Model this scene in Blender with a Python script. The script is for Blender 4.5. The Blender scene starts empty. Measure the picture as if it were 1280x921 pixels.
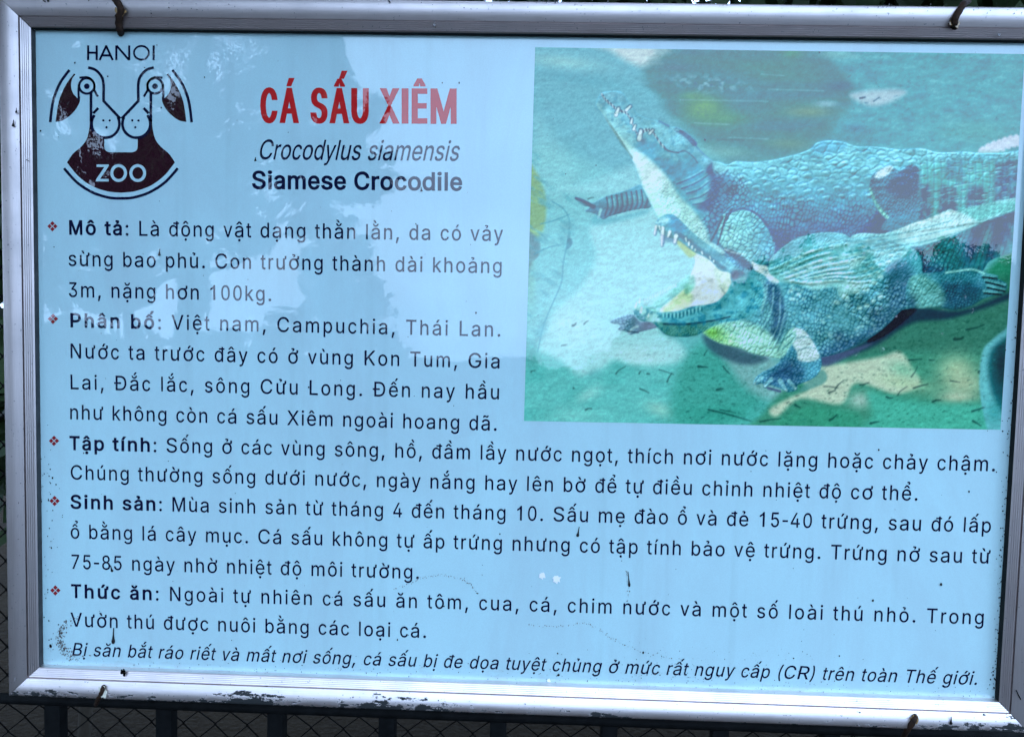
import bpy, bmesh, math, random, unicodedata
import numpy as np
from mathutils import Vector, Matrix
from mathutils.geometry import delaunay_2d_cdt

# ================================================================ camera, sky, sun, exposure
SC = bpy.context.scene
COL = SC.collection
R = math.radians
ZS = 1.45                                            # height of the middle of the sign above the ground
CAM = np.array([0.0159, -0.7465, 0.0432 + ZS])       # a phone held 75 cm in front of it
FPX = 1000.0
def _rot(r):
    r = np.array(r); th = np.linalg.norm(r); k = r / th
    K = np.array([[0, -k[2], k[1]], [k[2], 0, -k[0]], [-k[1], k[0], 0]])
    return np.eye(3) + math.sin(th) * K + (1 - math.cos(th)) * K @ K
CM = _rot((0.059458, 0.029492, 0.023842)) @ np.array([[1, 0, 0], [0, 0, -1], [0, 1, 0.]])
cam_data = bpy.data.cameras.new('camera'); cam = bpy.data.objects.new('camera', cam_data); COL.objects.link(cam)
cam_data.sensor_width = 36; cam_data.lens = 36 * FPX / 1280; cam_data.clip_start = .01; cam_data.clip_end = 3000
M = Matrix(((CM[0][0], -CM[1][0], -CM[2][0], CAM[0]), (CM[0][1], -CM[1][1], -CM[2][1], CAM[1]), (CM[0][2], -CM[1][2], -CM[2][2], CAM[2]), (0, 0, 0, 1)))
cam.matrix_world = M
SC.camera = cam

CLOUD = 18.5
SUN_EL, SUN_AZ = R(58), R(205)                       # high, veiled by cloud, behind the photographer
W = bpy.data.worlds.new('World'); SC.world = W; W.use_nodes = True
nt = W.node_tree; nt.nodes.clear()
out = nt.nodes.new('ShaderNodeOutputWorld'); bg = nt.nodes.new('ShaderNodeBackground')
sky = nt.nodes.new('ShaderNodeTexSky'); sky.sky_type = 'NISHITA'; sky.sun_disc = False
sky.sun_elevation = SUN_EL; sky.sun_rotation = SUN_AZ; sky.air_density = 1.0; sky.dust_density = 3.0; sky.ozone_density = 1.0
tc = nt.nodes.new('ShaderNodeTexCoord'); mp = nt.nodes.new('ShaderNodeMapping'); mp.inputs['Scale'].default_value = (1, 1, 2.6)
cn = nt.nodes.new('ShaderNodeTexNoise'); cn.inputs['Scale'].default_value = 1.6; cn.inputs['Detail'].default_value = 6; cn.inputs['Roughness'].default_value = .55
cr = nt.nodes.new('ShaderNodeValToRGB'); cr.color_ramp.elements[0].position = .25; cr.color_ramp.elements[0].color = (.35, .35, .35, 1); cr.color_ramp.elements[1].position = .55
mx = nt.nodes.new('ShaderNodeMix'); mx.data_type = 'RGBA'; mx.inputs[7].default_value = (CLOUD * .64, CLOUD * .92, CLOUD * 1.36, 1)   # bright thin cloud over the blue
for a_, b_ in ((tc.outputs['Generated'], mp.inputs[0]), (mp.outputs[0], cn.inputs['Vector']), (cn.outputs['Fac'], cr.inputs[0]), (cr.outputs[0], mx.inputs[0]), (sky.outputs[0], mx.inputs[6]), (mx.outputs[2], bg.inputs[0])): nt.links.new(a_, b_)
bg.inputs[1].default_value = .14
nt.links.new(bg.outputs[0], out.inputs[0])
sun = bpy.data.lights.new('sun', 'SUN'); sun.energy = .5; sun.angle = R(40); sun.color = (1, .96, .9)
so = bpy.data.objects.new('sun', sun); COL.objects.link(so)
sd = Vector((math.sin(SUN_AZ) * math.cos(SUN_EL), math.cos(SUN_AZ) * math.cos(SUN_EL), math.sin(SUN_EL)))
so.rotation_euler = sd.to_track_quat('Z', 'Y').to_euler()
SC.view_settings.view_transform = 'Standard'; SC.view_settings.look = 'None'
SC.view_settings.exposure = 0.38; SC.view_settings.gamma = 1

# ================================================================ helpers
rnd = random.Random(4); RS = np.random.RandomState(5)
def lin(c):
    c = np.asarray(c, float) / 255
    return np.where(c <= .04045, c / 12.92, ((c + .055) / 1.055) ** 2.4)
def tag(o, label=None, cat=None, group=None, kind=None):
    for k, v in (('label', label), ('category', cat), ('group', group), ('kind', kind)):
        if v: o[k] = v
    return o
def thing(name, label, cat, loc=(0, 0, 0), group=None):
    o = bpy.data.objects.new(name, None); COL.objects.link(o); o.location = loc; o.empty_display_size = .05
    return tag(o, label, cat, group)
def link(name, me, mat, parent=None):
    o = bpy.data.objects.new(name, me); COL.objects.link(o)
    if mat: me.materials.append(mat)
    if parent: o.parent = parent
    return o
def mesh_np(name, V, F, smooth=False):
    """V (n,3), F (m,k) arrays -> mesh"""
    V = np.asarray(V, np.float32); F = np.asarray(F, np.int32); me = bpy.data.meshes.new(name); k = F.shape[1]
    me.vertices.add(len(V)); me.vertices.foreach_set('co', V.ravel())
    me.loops.add(F.size); me.loops.foreach_set('vertex_index', F.ravel())
    me.polygons.add(len(F)); me.polygons.foreach_set('loop_start', np.arange(0, F.size, k, dtype=np.int32))
    if smooth: me.polygons.foreach_set('use_smooth', np.ones(len(F), bool))
    me.update(calc_edges=True); me.validate()
    return me
def from_bm(name, bm, mat, parent=None, smooth=False):
    me = bpy.data.meshes.new(name); bm.normal_update(); bm.to_mesh(me); bm.free()
    if smooth:
        for p in me.polygons: p.use_smooth = True
    return link(name, me, mat, parent)
def tube(bm, pts, r, n=8, cap=True, flat=1.0):
    """a swept tube; r a number or one per point"""
    P = [Vector(p) for p in pts]; m = len(P); rr = r if hasattr(r, '__len__') else [r] * m
    rings = []; up = None
    for i in range(m):
        t = (P[min(i + 1, m - 1)] - P[max(i - 1, 0)]).normalized()
        if up is None: up = t.orthogonal().normalized()
        up = (up - t * up.dot(t)).normalized(); s = t.cross(up)
        rings.append([bm.verts.new(P[i] + (up * math.cos(a) + s * math.sin(a)) * rr[i]) for a in (2 * math.pi * k / n for k in range(n))])
    for a, b in zip(rings, rings[1:]):
        for k in range(n): bm.faces.new((a[k], a[(k + 1) % n], b[(k + 1) % n], b[k]))
    if cap: bm.faces.new(rings[0][::-1]); bm.faces.new(rings[-1])
def box(bm, x0, x1, y0, y1, z0, z1, bev=0):
    m = Matrix.Translation(((x0 + x1) / 2, (y0 + y1) / 2, (z0 + z1) / 2)) @ Matrix.Diagonal((x1 - x0, y1 - y0, z1 - z0, 1))
    g = bmesh.ops.create_cube(bm, size=1, matrix=m)
    if bev:
        ed = list({e for v in g['verts'] for e in v.link_edges})
        bmesh.ops.bevel(bm, geom=ed, offset=bev, segments=2, affect='EDGES', profile=.5)

# ---------------------------------------------------------------- materials
class N:
    """a few words for node trees"""
    def __init__(s, name):
        s.m = bpy.data.materials.new(name); s.m.use_nodes = True; s.t = s.m.node_tree; s.t.nodes.clear()
        s.o = s.n('OutputMaterial'); s.p = s.n('BsdfPrincipled'); s.l(s.p.outputs[0], s.o.inputs[0]); s.co = s.n('TexCoord').outputs['Object']
    def n(s, t, **k):
        x = s.t.nodes.new('ShaderNode' + t)
        for a, b in k.items(): setattr(x, a, b)
        return x
    def l(s, a, b): s.t.links.new(a, b)
    def set(s, **k):
        for a, b in k.items():
            i = s.p.inputs[a.replace('_', ' ')]
            if hasattr(b, 'node'): s.l(b, i)
            else: i.default_value = b
    def noise(s, scale, detail=4, rough=.55, vec=None, stretch=None, dist=0):
        v = vec or s.co
        if stretch:
            mp = s.n('Mapping'); mp.inputs['Scale'].default_value = stretch; s.l(v, mp.inputs['Vector']); v = mp.outputs[0]
        x = s.n('TexNoise'); x.inputs['Scale'].default_value = scale; x.inputs['Detail'].default_value = detail; x.inputs['Roughness'].default_value = rough
        x.inputs['Distortion'].default_value = dist; s.l(v, x.inputs['Vector']); return x.outputs['Fac']
    def ramp(s, f, stops):
        x = s.n('ValToRGB'); e = x.color_ramp.elements
        while len(e) < len(stops): e.new(.5)
        for a, (p, c) in zip(e, stops): a.position = p; a.color = (c, c, c, 1) if not hasattr(c, '__len__') else (*c, 1)
        s.l(f, x.inputs[0]); return x.outputs[0]
    def mixc(s, f, a, b, mode='MIX'):
        x = s.n('Mix', data_type='RGBA', blend_type=mode)
        for v, i in ((f, 0), (a, 6), (b, 7)):
            if hasattr(v, 'node'): s.l(v, x.inputs[i])
            else: x.inputs[i].default_value = v if i == 0 else (*v, 1)
        return x.outputs[2]
    def math(s, op, a, b=0.0, clamp=False):
        x = s.n('Math', operation=op, use_clamp=clamp)
        for v, i in ((a, 0), (b, 1)):
            if hasattr(v, 'node'): s.l(v, x.inputs[i])
            else: x.inputs[i].default_value = v
        return x.outputs[0]
    def bump(s, h, strength, dist=.001):
        x = s.n('Bump'); x.inputs['Strength'].default_value = strength; x.inputs['Distance'].default_value = dist; s.l(h, x.inputs['Height']); return x.outputs[0]
    def geo(s): return s.n('NewGeometry').outputs['Position']

def gloss(k):
    """the laminate over every printed thing: one shared sheen and waviness (in world space, so it runs across the prints)"""
    pos = k.geo()
    a = k.noise(7, 2, .5, pos); b = k.noise(60, 3, .6, pos)
    h = k.math('ADD', k.math('MULTIPLY', a, 1.0), k.math('MULTIPLY', b, .02))
    nb = k.bump(h, .35, .004)
    k.set(Roughness=.55, Specular_IOR_Level=.0, Coat_Weight=1.0, Coat_Roughness=.004, Coat_IOR=1.68, Coat_Normal=nb)
PAN = np.array((.48, .725, .76))                    # the faded pale blue of the panel
def panel_mat():
    k = N('faded blue laminate'); pos = k.geo()
    c = k.mixc(k.ramp(k.noise(5, 4, .6, pos), [(.3, 0), (.7, 1)]), tuple(PAN * .965), tuple(PAN * 1.03))
    grain = k.ramp(k.noise(900, 2, .5, pos), [(.3, .96), (.7, 1.03)])
    c = k.mixc(1.0, c, grain, 'MULTIPLY')
    film = k.ramp(k.noise(9, 6, .7, pos, (1, 1, .35), .6), [(.40, 0), (.72, .42)])
    c = k.mixc(film, c, (.40, .50, .54))
    runs = k.ramp(k.noise(40, 4, .6, pos, (1, 1, .035)), [(.55, 0), (.78, .20)])
    c = k.mixc(runs, c, (.27, .40, .42))
    # brown bloom and grime gathered along the bottom edge
    sx = k.n('SeparateXYZ'); k.l(pos, sx.inputs[0]); z = sx.outputs[2]
    up = k.math('SUBTRACT', z, ZS - H / 2 - .012)
    n1 = k.noise(26, 5, .65, pos, (1, 1, 2.2))
    d = k.math('ADD', k.math('MULTIPLY', up, -26.0), k.math('MULTIPLY', n1, 1.5))
    c = k.mixc(k.math('MULTIPLY', k.ramp(d, [(.36, 0), (.95, 1)]), .62), c, (.30, .25, .19))
    k.set(Base_Color=c); gloss(k); return k.m
def ink_mat(name, rgb, var=.12):
    k = N(name); f = k.noise(160, 3, .6, k.geo())
    k.set(Base_Color=k.mixc(f, tuple(np.array(rgb) * (1 - var)), tuple(np.array(rgb) * (1 + var)))); gloss(k); return k.m
def photo_mat():
    k = N('colour print'); a = k.n('VertexColor', layer_name='ink')
    g = k.ramp(k.noise(1100, 2, .5, k.geo()), [(.3, .93), (.7, 1.06)])
    k.set(Base_Color=k.mixc(1.0, a.outputs[0], g, 'MULTIPLY')); gloss(k); return k.m
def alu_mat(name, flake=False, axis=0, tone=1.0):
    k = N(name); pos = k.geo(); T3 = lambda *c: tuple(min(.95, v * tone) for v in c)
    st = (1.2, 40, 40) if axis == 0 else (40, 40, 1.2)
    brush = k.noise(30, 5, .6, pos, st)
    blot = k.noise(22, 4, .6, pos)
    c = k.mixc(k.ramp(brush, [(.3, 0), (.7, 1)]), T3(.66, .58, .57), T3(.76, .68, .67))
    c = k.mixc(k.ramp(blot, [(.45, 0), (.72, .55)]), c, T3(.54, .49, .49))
    spk = k.ramp(k.noise(420, 2, .5, pos), [(.70, 0), (.73, 1)])
    c = k.mixc(k.math('MULTIPLY', spk, .7), c, (.10, .10, .11))
    met = k.math('SUBTRACT', 1.0, k.math('MULTIPLY', spk, .9))
    rough = k.math('ADD', .34, k.math('MULTIPLY', blot, .16))
    if flake:
        sx = k.n('SeparateXYZ'); k.l(pos, sx.inputs[0])
        up = k.math('SUBTRACT', sx.outputs[2], ZS - H / 2 - RW)                 # height above the outer edge
        big = k.noise(7, 3, .6, pos, (1, 0, .2)); streak = k.noise(38, 6, .7, pos, (.42, 1, 5)); fine = k.noise(120, 5, .7, pos, (.8, 1, 1.6))
        nn = k.math('ADD', k.math('MULTIPLY', streak, .45), k.math('MULTIPLY', fine, .55))
        reg = k.math('MULTIPLY', k.math('SUBTRACT', big, .5), .62)
        lefty = k.math('MULTIPLY', k.math('SUBTRACT', .1, sx.outputs[0], True), .07)
        lip = k.math('ADD', k.math('ADD', nn, reg), k.math('SUBTRACT', lefty, k.math('MULTIPLY', up, 10.5)))
        f1 = k.ramp(lip, [(.468, 0), (.480, 1)])
        scr = k.noise(70, 5, .7, pos, (.5, 1, 2.6), .9)
        f2 = k.ramp(k.math('ADD', scr, k.math('SUBTRACT', k.math('MULTIPLY', reg, .6), k.math('MULTIPLY', up, 3.0))), [(.655, 0), (.665, 1)])
        f = k.math('MAXIMUM', f1, f2)
        c = k.mixc(f, c, (.012, .014, .015)); met = k.math('MULTIPLY', met, k.math('SUBTRACT', 1.0, f)); rough = k.math('ADD', rough, k.math('MULTIPLY', f, .3))
        k.set(Normal=k.bump(k.math('SUBTRACT', 1.0, f), .4, .0006))
    else:
        k.set(Normal=k.bump(brush, .08, .0005))
    k.set(Base_Color=c, Metallic=met, Roughness=rough); return k.m
def plain(name, a, b, scale=30, rough=.7, stretch=None, metallic=0.0, bump=0, spec=.15):
    k = N(name); f = k.noise(scale, 5, .62, k.geo(), stretch)
    k.set(Base_Color=k.mixc(k.ramp(f, [(.3, 0), (.7, 1)]), a, b), Roughness=rough, Metallic=metallic, Specular_IOR_Level=spec)
    if bump: k.set(Normal=k.bump(f, .5, bump))
    return k.m

# ================================================================ the setting: ground
gm = N('ground'); f1 = gm.noise(1.2, 6, .6, gm.geo()); f2 = gm.noise(40, 4, .6, gm.geo())
c = gm.mixc(gm.ramp(f1, [(.35, 0), (.65, 1)]), (.006, .0035, .0015), (.014, .009, .0045))
c = gm.mixc(gm.ramp(f2, [(.4, 0), (.75, .6)]), c, (.022, .016, .010)); gm.set(Base_Color=c, Roughness=.95, Specular_IOR_Level=.05, Normal=gm.bump(f2, .6, .02))
def ground_z(x, y): return -.046 * max(0, -y - 4)       # it falls away gently behind the photographer
bm = bmesh.new()
bmesh.ops.create_grid(bm, x_segments=150, y_segments=150, size=300)
for v in bm.verts:
    v.co.z = ground_z(v.co.x, v.co.y)
tag(from_bm('ground', bm, gm.m), kind='structure')

# ================================================================ the sign
W_, H, RW = 0.92, 0.6085, 0.027                      # clear opening, and width of the frame rails
DP = 0.0075                                           # the panel lies this far behind the inner lip
def at(x, y, depth=DP):
    """the point of the sign's plane seen at this spot of the photograph"""
    d = CM.T @ np.array(((x - 640) / FPX, (y - 460.5) / FPX, 1.0))
    return CAM + d * ((depth - CAM[1]) / d[1])
def uv(P):                                           # -> x, z in the panel plane
    P = np.asarray(P, float).reshape(-1, 2)
    return np.array([at(*p)[[0, 2]] for p in P])
sign = thing('information_sign', 'framed pale blue zoo information board about the Siamese crocodile, wired to a railing', 'sign', (0, 0, ZS - H / 2 - RW))
def flat_obj(name, P2, T, layer, mat, parent, y=None):
    """triangles T over points P2 (x, z) printed on the panel; each layer a tenth of a millimetre nearer"""
    V = np.c_[P2[:, 0], np.full(len(P2), DP - .00012 * layer), P2[:, 1]]
    T = np.asarray(T, int)
    a = V[T[:, 1]] - V[T[:, 0]]; b = V[T[:, 2]] - V[T[:, 0]]
    flip = (a[:, 2] * b[:, 0] - a[:, 0] * b[:, 2]) > 0          # face the viewer (-y)
    T[flip] = T[flip][:, ::-1]
    o = link(name, mesh_np(name, V, T), mat, parent)
    if parent is sign: o.matrix_parent_inverse = Matrix.Translation(-sign.location)
    return o
def fill(contours):
    """non-zero filling of any overlapping closed outlines -> points, triangles"""
    pts = []; edges = []
    for c in contours:
        n0 = len(pts); pts += [Vector((float(a), float(b))) for a, b in c]
        edges += [(n0 + i, n0 + (i + 1) % len(c)) for i in range(len(c))]
    v, e, f, *_ = delaunay_2d_cdt(pts, edges, [], 0, 1e-7)
    v = np.array([(p.x, p.y) for p in v]); f = np.array([t for t in f if len(t) == 3], int)
    if not len(f): return v, f
    g = v[f].mean(1); w = np.zeros(len(g))
    for c in contours:
        c = np.asarray(c, float)
        for p, q in zip(c, np.roll(c, -1, 0)):
            if p[1] == q[1]: continue
            hit = ((p[1] <= g[:, 1]) != (q[1] <= g[:, 1])) & (g[:, 0] < p[0] + (g[:, 1] - p[1]) * (q[0] - p[0]) / (q[1] - p[1]))
            w += hit * np.sign(q[1] - p[1])
    return v, f[w != 0]
class Art:
    """collects filled outlines into one printed mesh"""
    def __init__(s): s.v = []; s.t = []; s.n = 0
    def tri(s, v, t): s.v.append(v); s.t.append(np.asarray(t) + s.n); s.n += len(v)
    def add(s, contours):                            # outlines in photograph units
        v, t = fill([ccw(c) for c in contours])
        if len(t): s.tri(uv(v), t)
    def holes(s, outer, inner):
        v, t = fill([ccw(outer)] + [ccw(c)[::-1] for c in inner]); s.tri(uv(v), t)
    def build(s, name, mat, parent, layer=1): return flat_obj(name, np.concatenate(s.v), np.concatenate(s.t), layer, mat, parent)
def ccw(c):
    c = np.asarray(c, float); a = np.sum(c[:, 0] * np.roll(c[:, 1], -1) - c[:, 1] * np.roll(c[:, 0], -1))
    return c if a > 0 else c[::-1]
def smooth(p, n=6, closed=False):
    p = np.array(p, float); m = len(p); o = []
    for i in range(m if closed else m - 1):
        g = (lambda k: p[k % m]) if closed else (lambda k: p[min(max(k, 0), m - 1)])
        a, b, c, d = g(i - 1), g(i), g(i + 1), g(i + 2)
        for j in range(n):
            t = j / n; o.append(.5 * (2 * b + (c - a) * t + (2 * a - 5 * b + 4 * c - d) * t * t + (3 * b - a - 3 * c + d) * t ** 3))
    if not closed: o.append(p[-1])
    return np.array(o)
def stroke(p, w):
    """outline of a line of width w through p, square ends, mitred bends"""
    p = np.array(p, float); d = np.diff(p, axis=0); d /= np.linalg.norm(d, axis=1)[:, None]; nn = np.c_[-d[:, 1], d[:, 0]]
    off = [nn[0]] + [(nn[i] + nn[i + 1]) / max(.35, 1 + nn[i] @ nn[i + 1]) for i in range(len(nn) - 1)] + [nn[-1]]
    off = np.array(off) * w / 2
    return np.concatenate([p + off, (p - off)[::-1]])
def ring(x, y, r, n=36, ry=None): return np.array([(x + r * math.cos(a), y + (ry or r) * math.sin(a)) for a in np.linspace(0, 2 * math.pi, n, False)])

# ---------------------------------------------------------------- frame: four mitred aluminium rails
def profile():
    P = [(0, -DP - .004), (0, -.0004), (.0004, 0)]
    for i in range(5):                               # fine ribs of the inner band
        a = .0006 + i * .0016; P += [(a, a * .36), (a + .0010, (a + .0010) * .36 + .00012), (a + .0012, (a + .0012) * .36 - .00050), (a + .00145, (a + .00145) * .36 - .00050)]
    P += [(.0085, .0031), (.0086, .0008), (.0095, .0008), (.0096, .0034)]
    for i in range(1, 12):
        t = i / 11; P.append((.0096 + t * .0150, .0034 + .0030 * math.sin(t * math.pi * .62)))
    x, h = P[-1]
    for i in range(1, 6):
        t = i / 5 * math.pi / 2; P.append((x + (RW - x) * math.sin(t), h - .0032 * (1 - math.cos(t))))
    P += [(RW, -.020), (RW - .002, -.022), (RW - .004, -.022)]
    return P
PROF = profile()
def rail_obj(side, mat, label=None):
    V = []; F = []; n = len(PROF); SEG = 8
    for i in range(SEG + 1):
        t = i / SEG
        for u, h in PROF:
            if side in 'tb': e_ = W_ / 2 + u - .0003; x = -e_ * (1 - t) + e_ * t; z = (H / 2 + u) * (1 if side == 't' else -1)
            else: e_ = H / 2 + u - .0003; z = -e_ * (1 - t) + e_ * t; x = (W_ / 2 + u) * (1 if side == 'r' else -1)
            V.append((x, -h, z + ZS))
    for i in range(SEG):
        for j in range(n - 1):
            a, b, c, d = i * n + j, i * n + j + 1, (i + 1) * n + j + 1, (i + 1) * n + j
            F.append((a, b, c, d) if side in 'bl' and side != 'l' or side == 'l' and False else (a, d, c, b))
    me = mesh_np('frame_rail', V, F, True)
    bmx = bmesh.new(); bmx.from_mesh(me); bmesh.ops.recalc_face_normals(bmx, faces=bmx.faces)
    s = sum((f.normal.y * f.calc_area() for f in bmx.faces))
    if s > 0: bmesh.ops.reverse_faces(bmx, faces=bmx.faces)
    bmx.to_mesh(me); bmx.free()
    me.materials.append(mat); me.materials.append(mat if side == 'b' else WALL_SHADE2 if side == 'l' else WALL_SHADE)
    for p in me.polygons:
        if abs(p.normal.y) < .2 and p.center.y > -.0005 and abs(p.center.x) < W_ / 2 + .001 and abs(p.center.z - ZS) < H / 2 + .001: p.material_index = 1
    me.set_sharp_from_angle(angle=R(22))
    o = link('frame_rail', me, None, sign); o.matrix_parent_inverse = Matrix.Translation(-sign.location)
    if label: o['label'] = label
    return o
WALL_SHADE = plain('painted shade of the inner wall', (.006, .008, .008), (.014, .017, .016), 80, .8)  # shade in the recess, painted black on the top and right inner walls
WALL_SHADE2 = plain('softer painted shade of the left wall', (.03, .033, .036), (.06, .065, .07), 80, .8)  # softer shade, painted dark grey on the left inner wall
rail_obj('t', alu_mat('aluminium of the top rail', tone=.9))  # same metal; tone puts the sides' shade and the bottom's light into its colour
rail_obj('l', alu_mat('shaded aluminium of the left rail', axis=2, tone=.73))
rail_obj('r', alu_mat('shaded aluminium of the right rail', axis=2, tone=.76))
rail_obj('b', alu_mat('lit flaking aluminium', True, tone=1.22), 'bottom frame rail with its silver coating flaking off along the lower edge')
# thin backing board behind the panel
bm = bmesh.new(); box(bm, -W_ / 2 - .006, W_ / 2 + .006, DP + .001, DP + .006, ZS - H / 2 - .006, ZS + H / 2 + .006)
o = from_bm('backing_board', bm, plain('backing', (.10, .10, .11), (.14, .14, .15)), sign); o.matrix_parent_inverse = Matrix.Translation(-sign.location)
gx = np.linspace(-W_ / 2 - .003, W_ / 2 + .003, 24); gz = np.linspace(ZS - H / 2 - .003, ZS + H / 2 + .003, 18)
V = [(x, DP, z) for z in gz for x in gx]; F = [(j * 24 + i, j * 24 + i + 1, (j + 1) * 24 + i + 1, (j + 1) * 24 + i) for j in range(17) for i in range(23)]
panel = link('panel', mesh_np('panel', V, F), panel_mat(), sign); panel.matrix_parent_inverse = Matrix.Translation(-sign.location)

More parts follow.
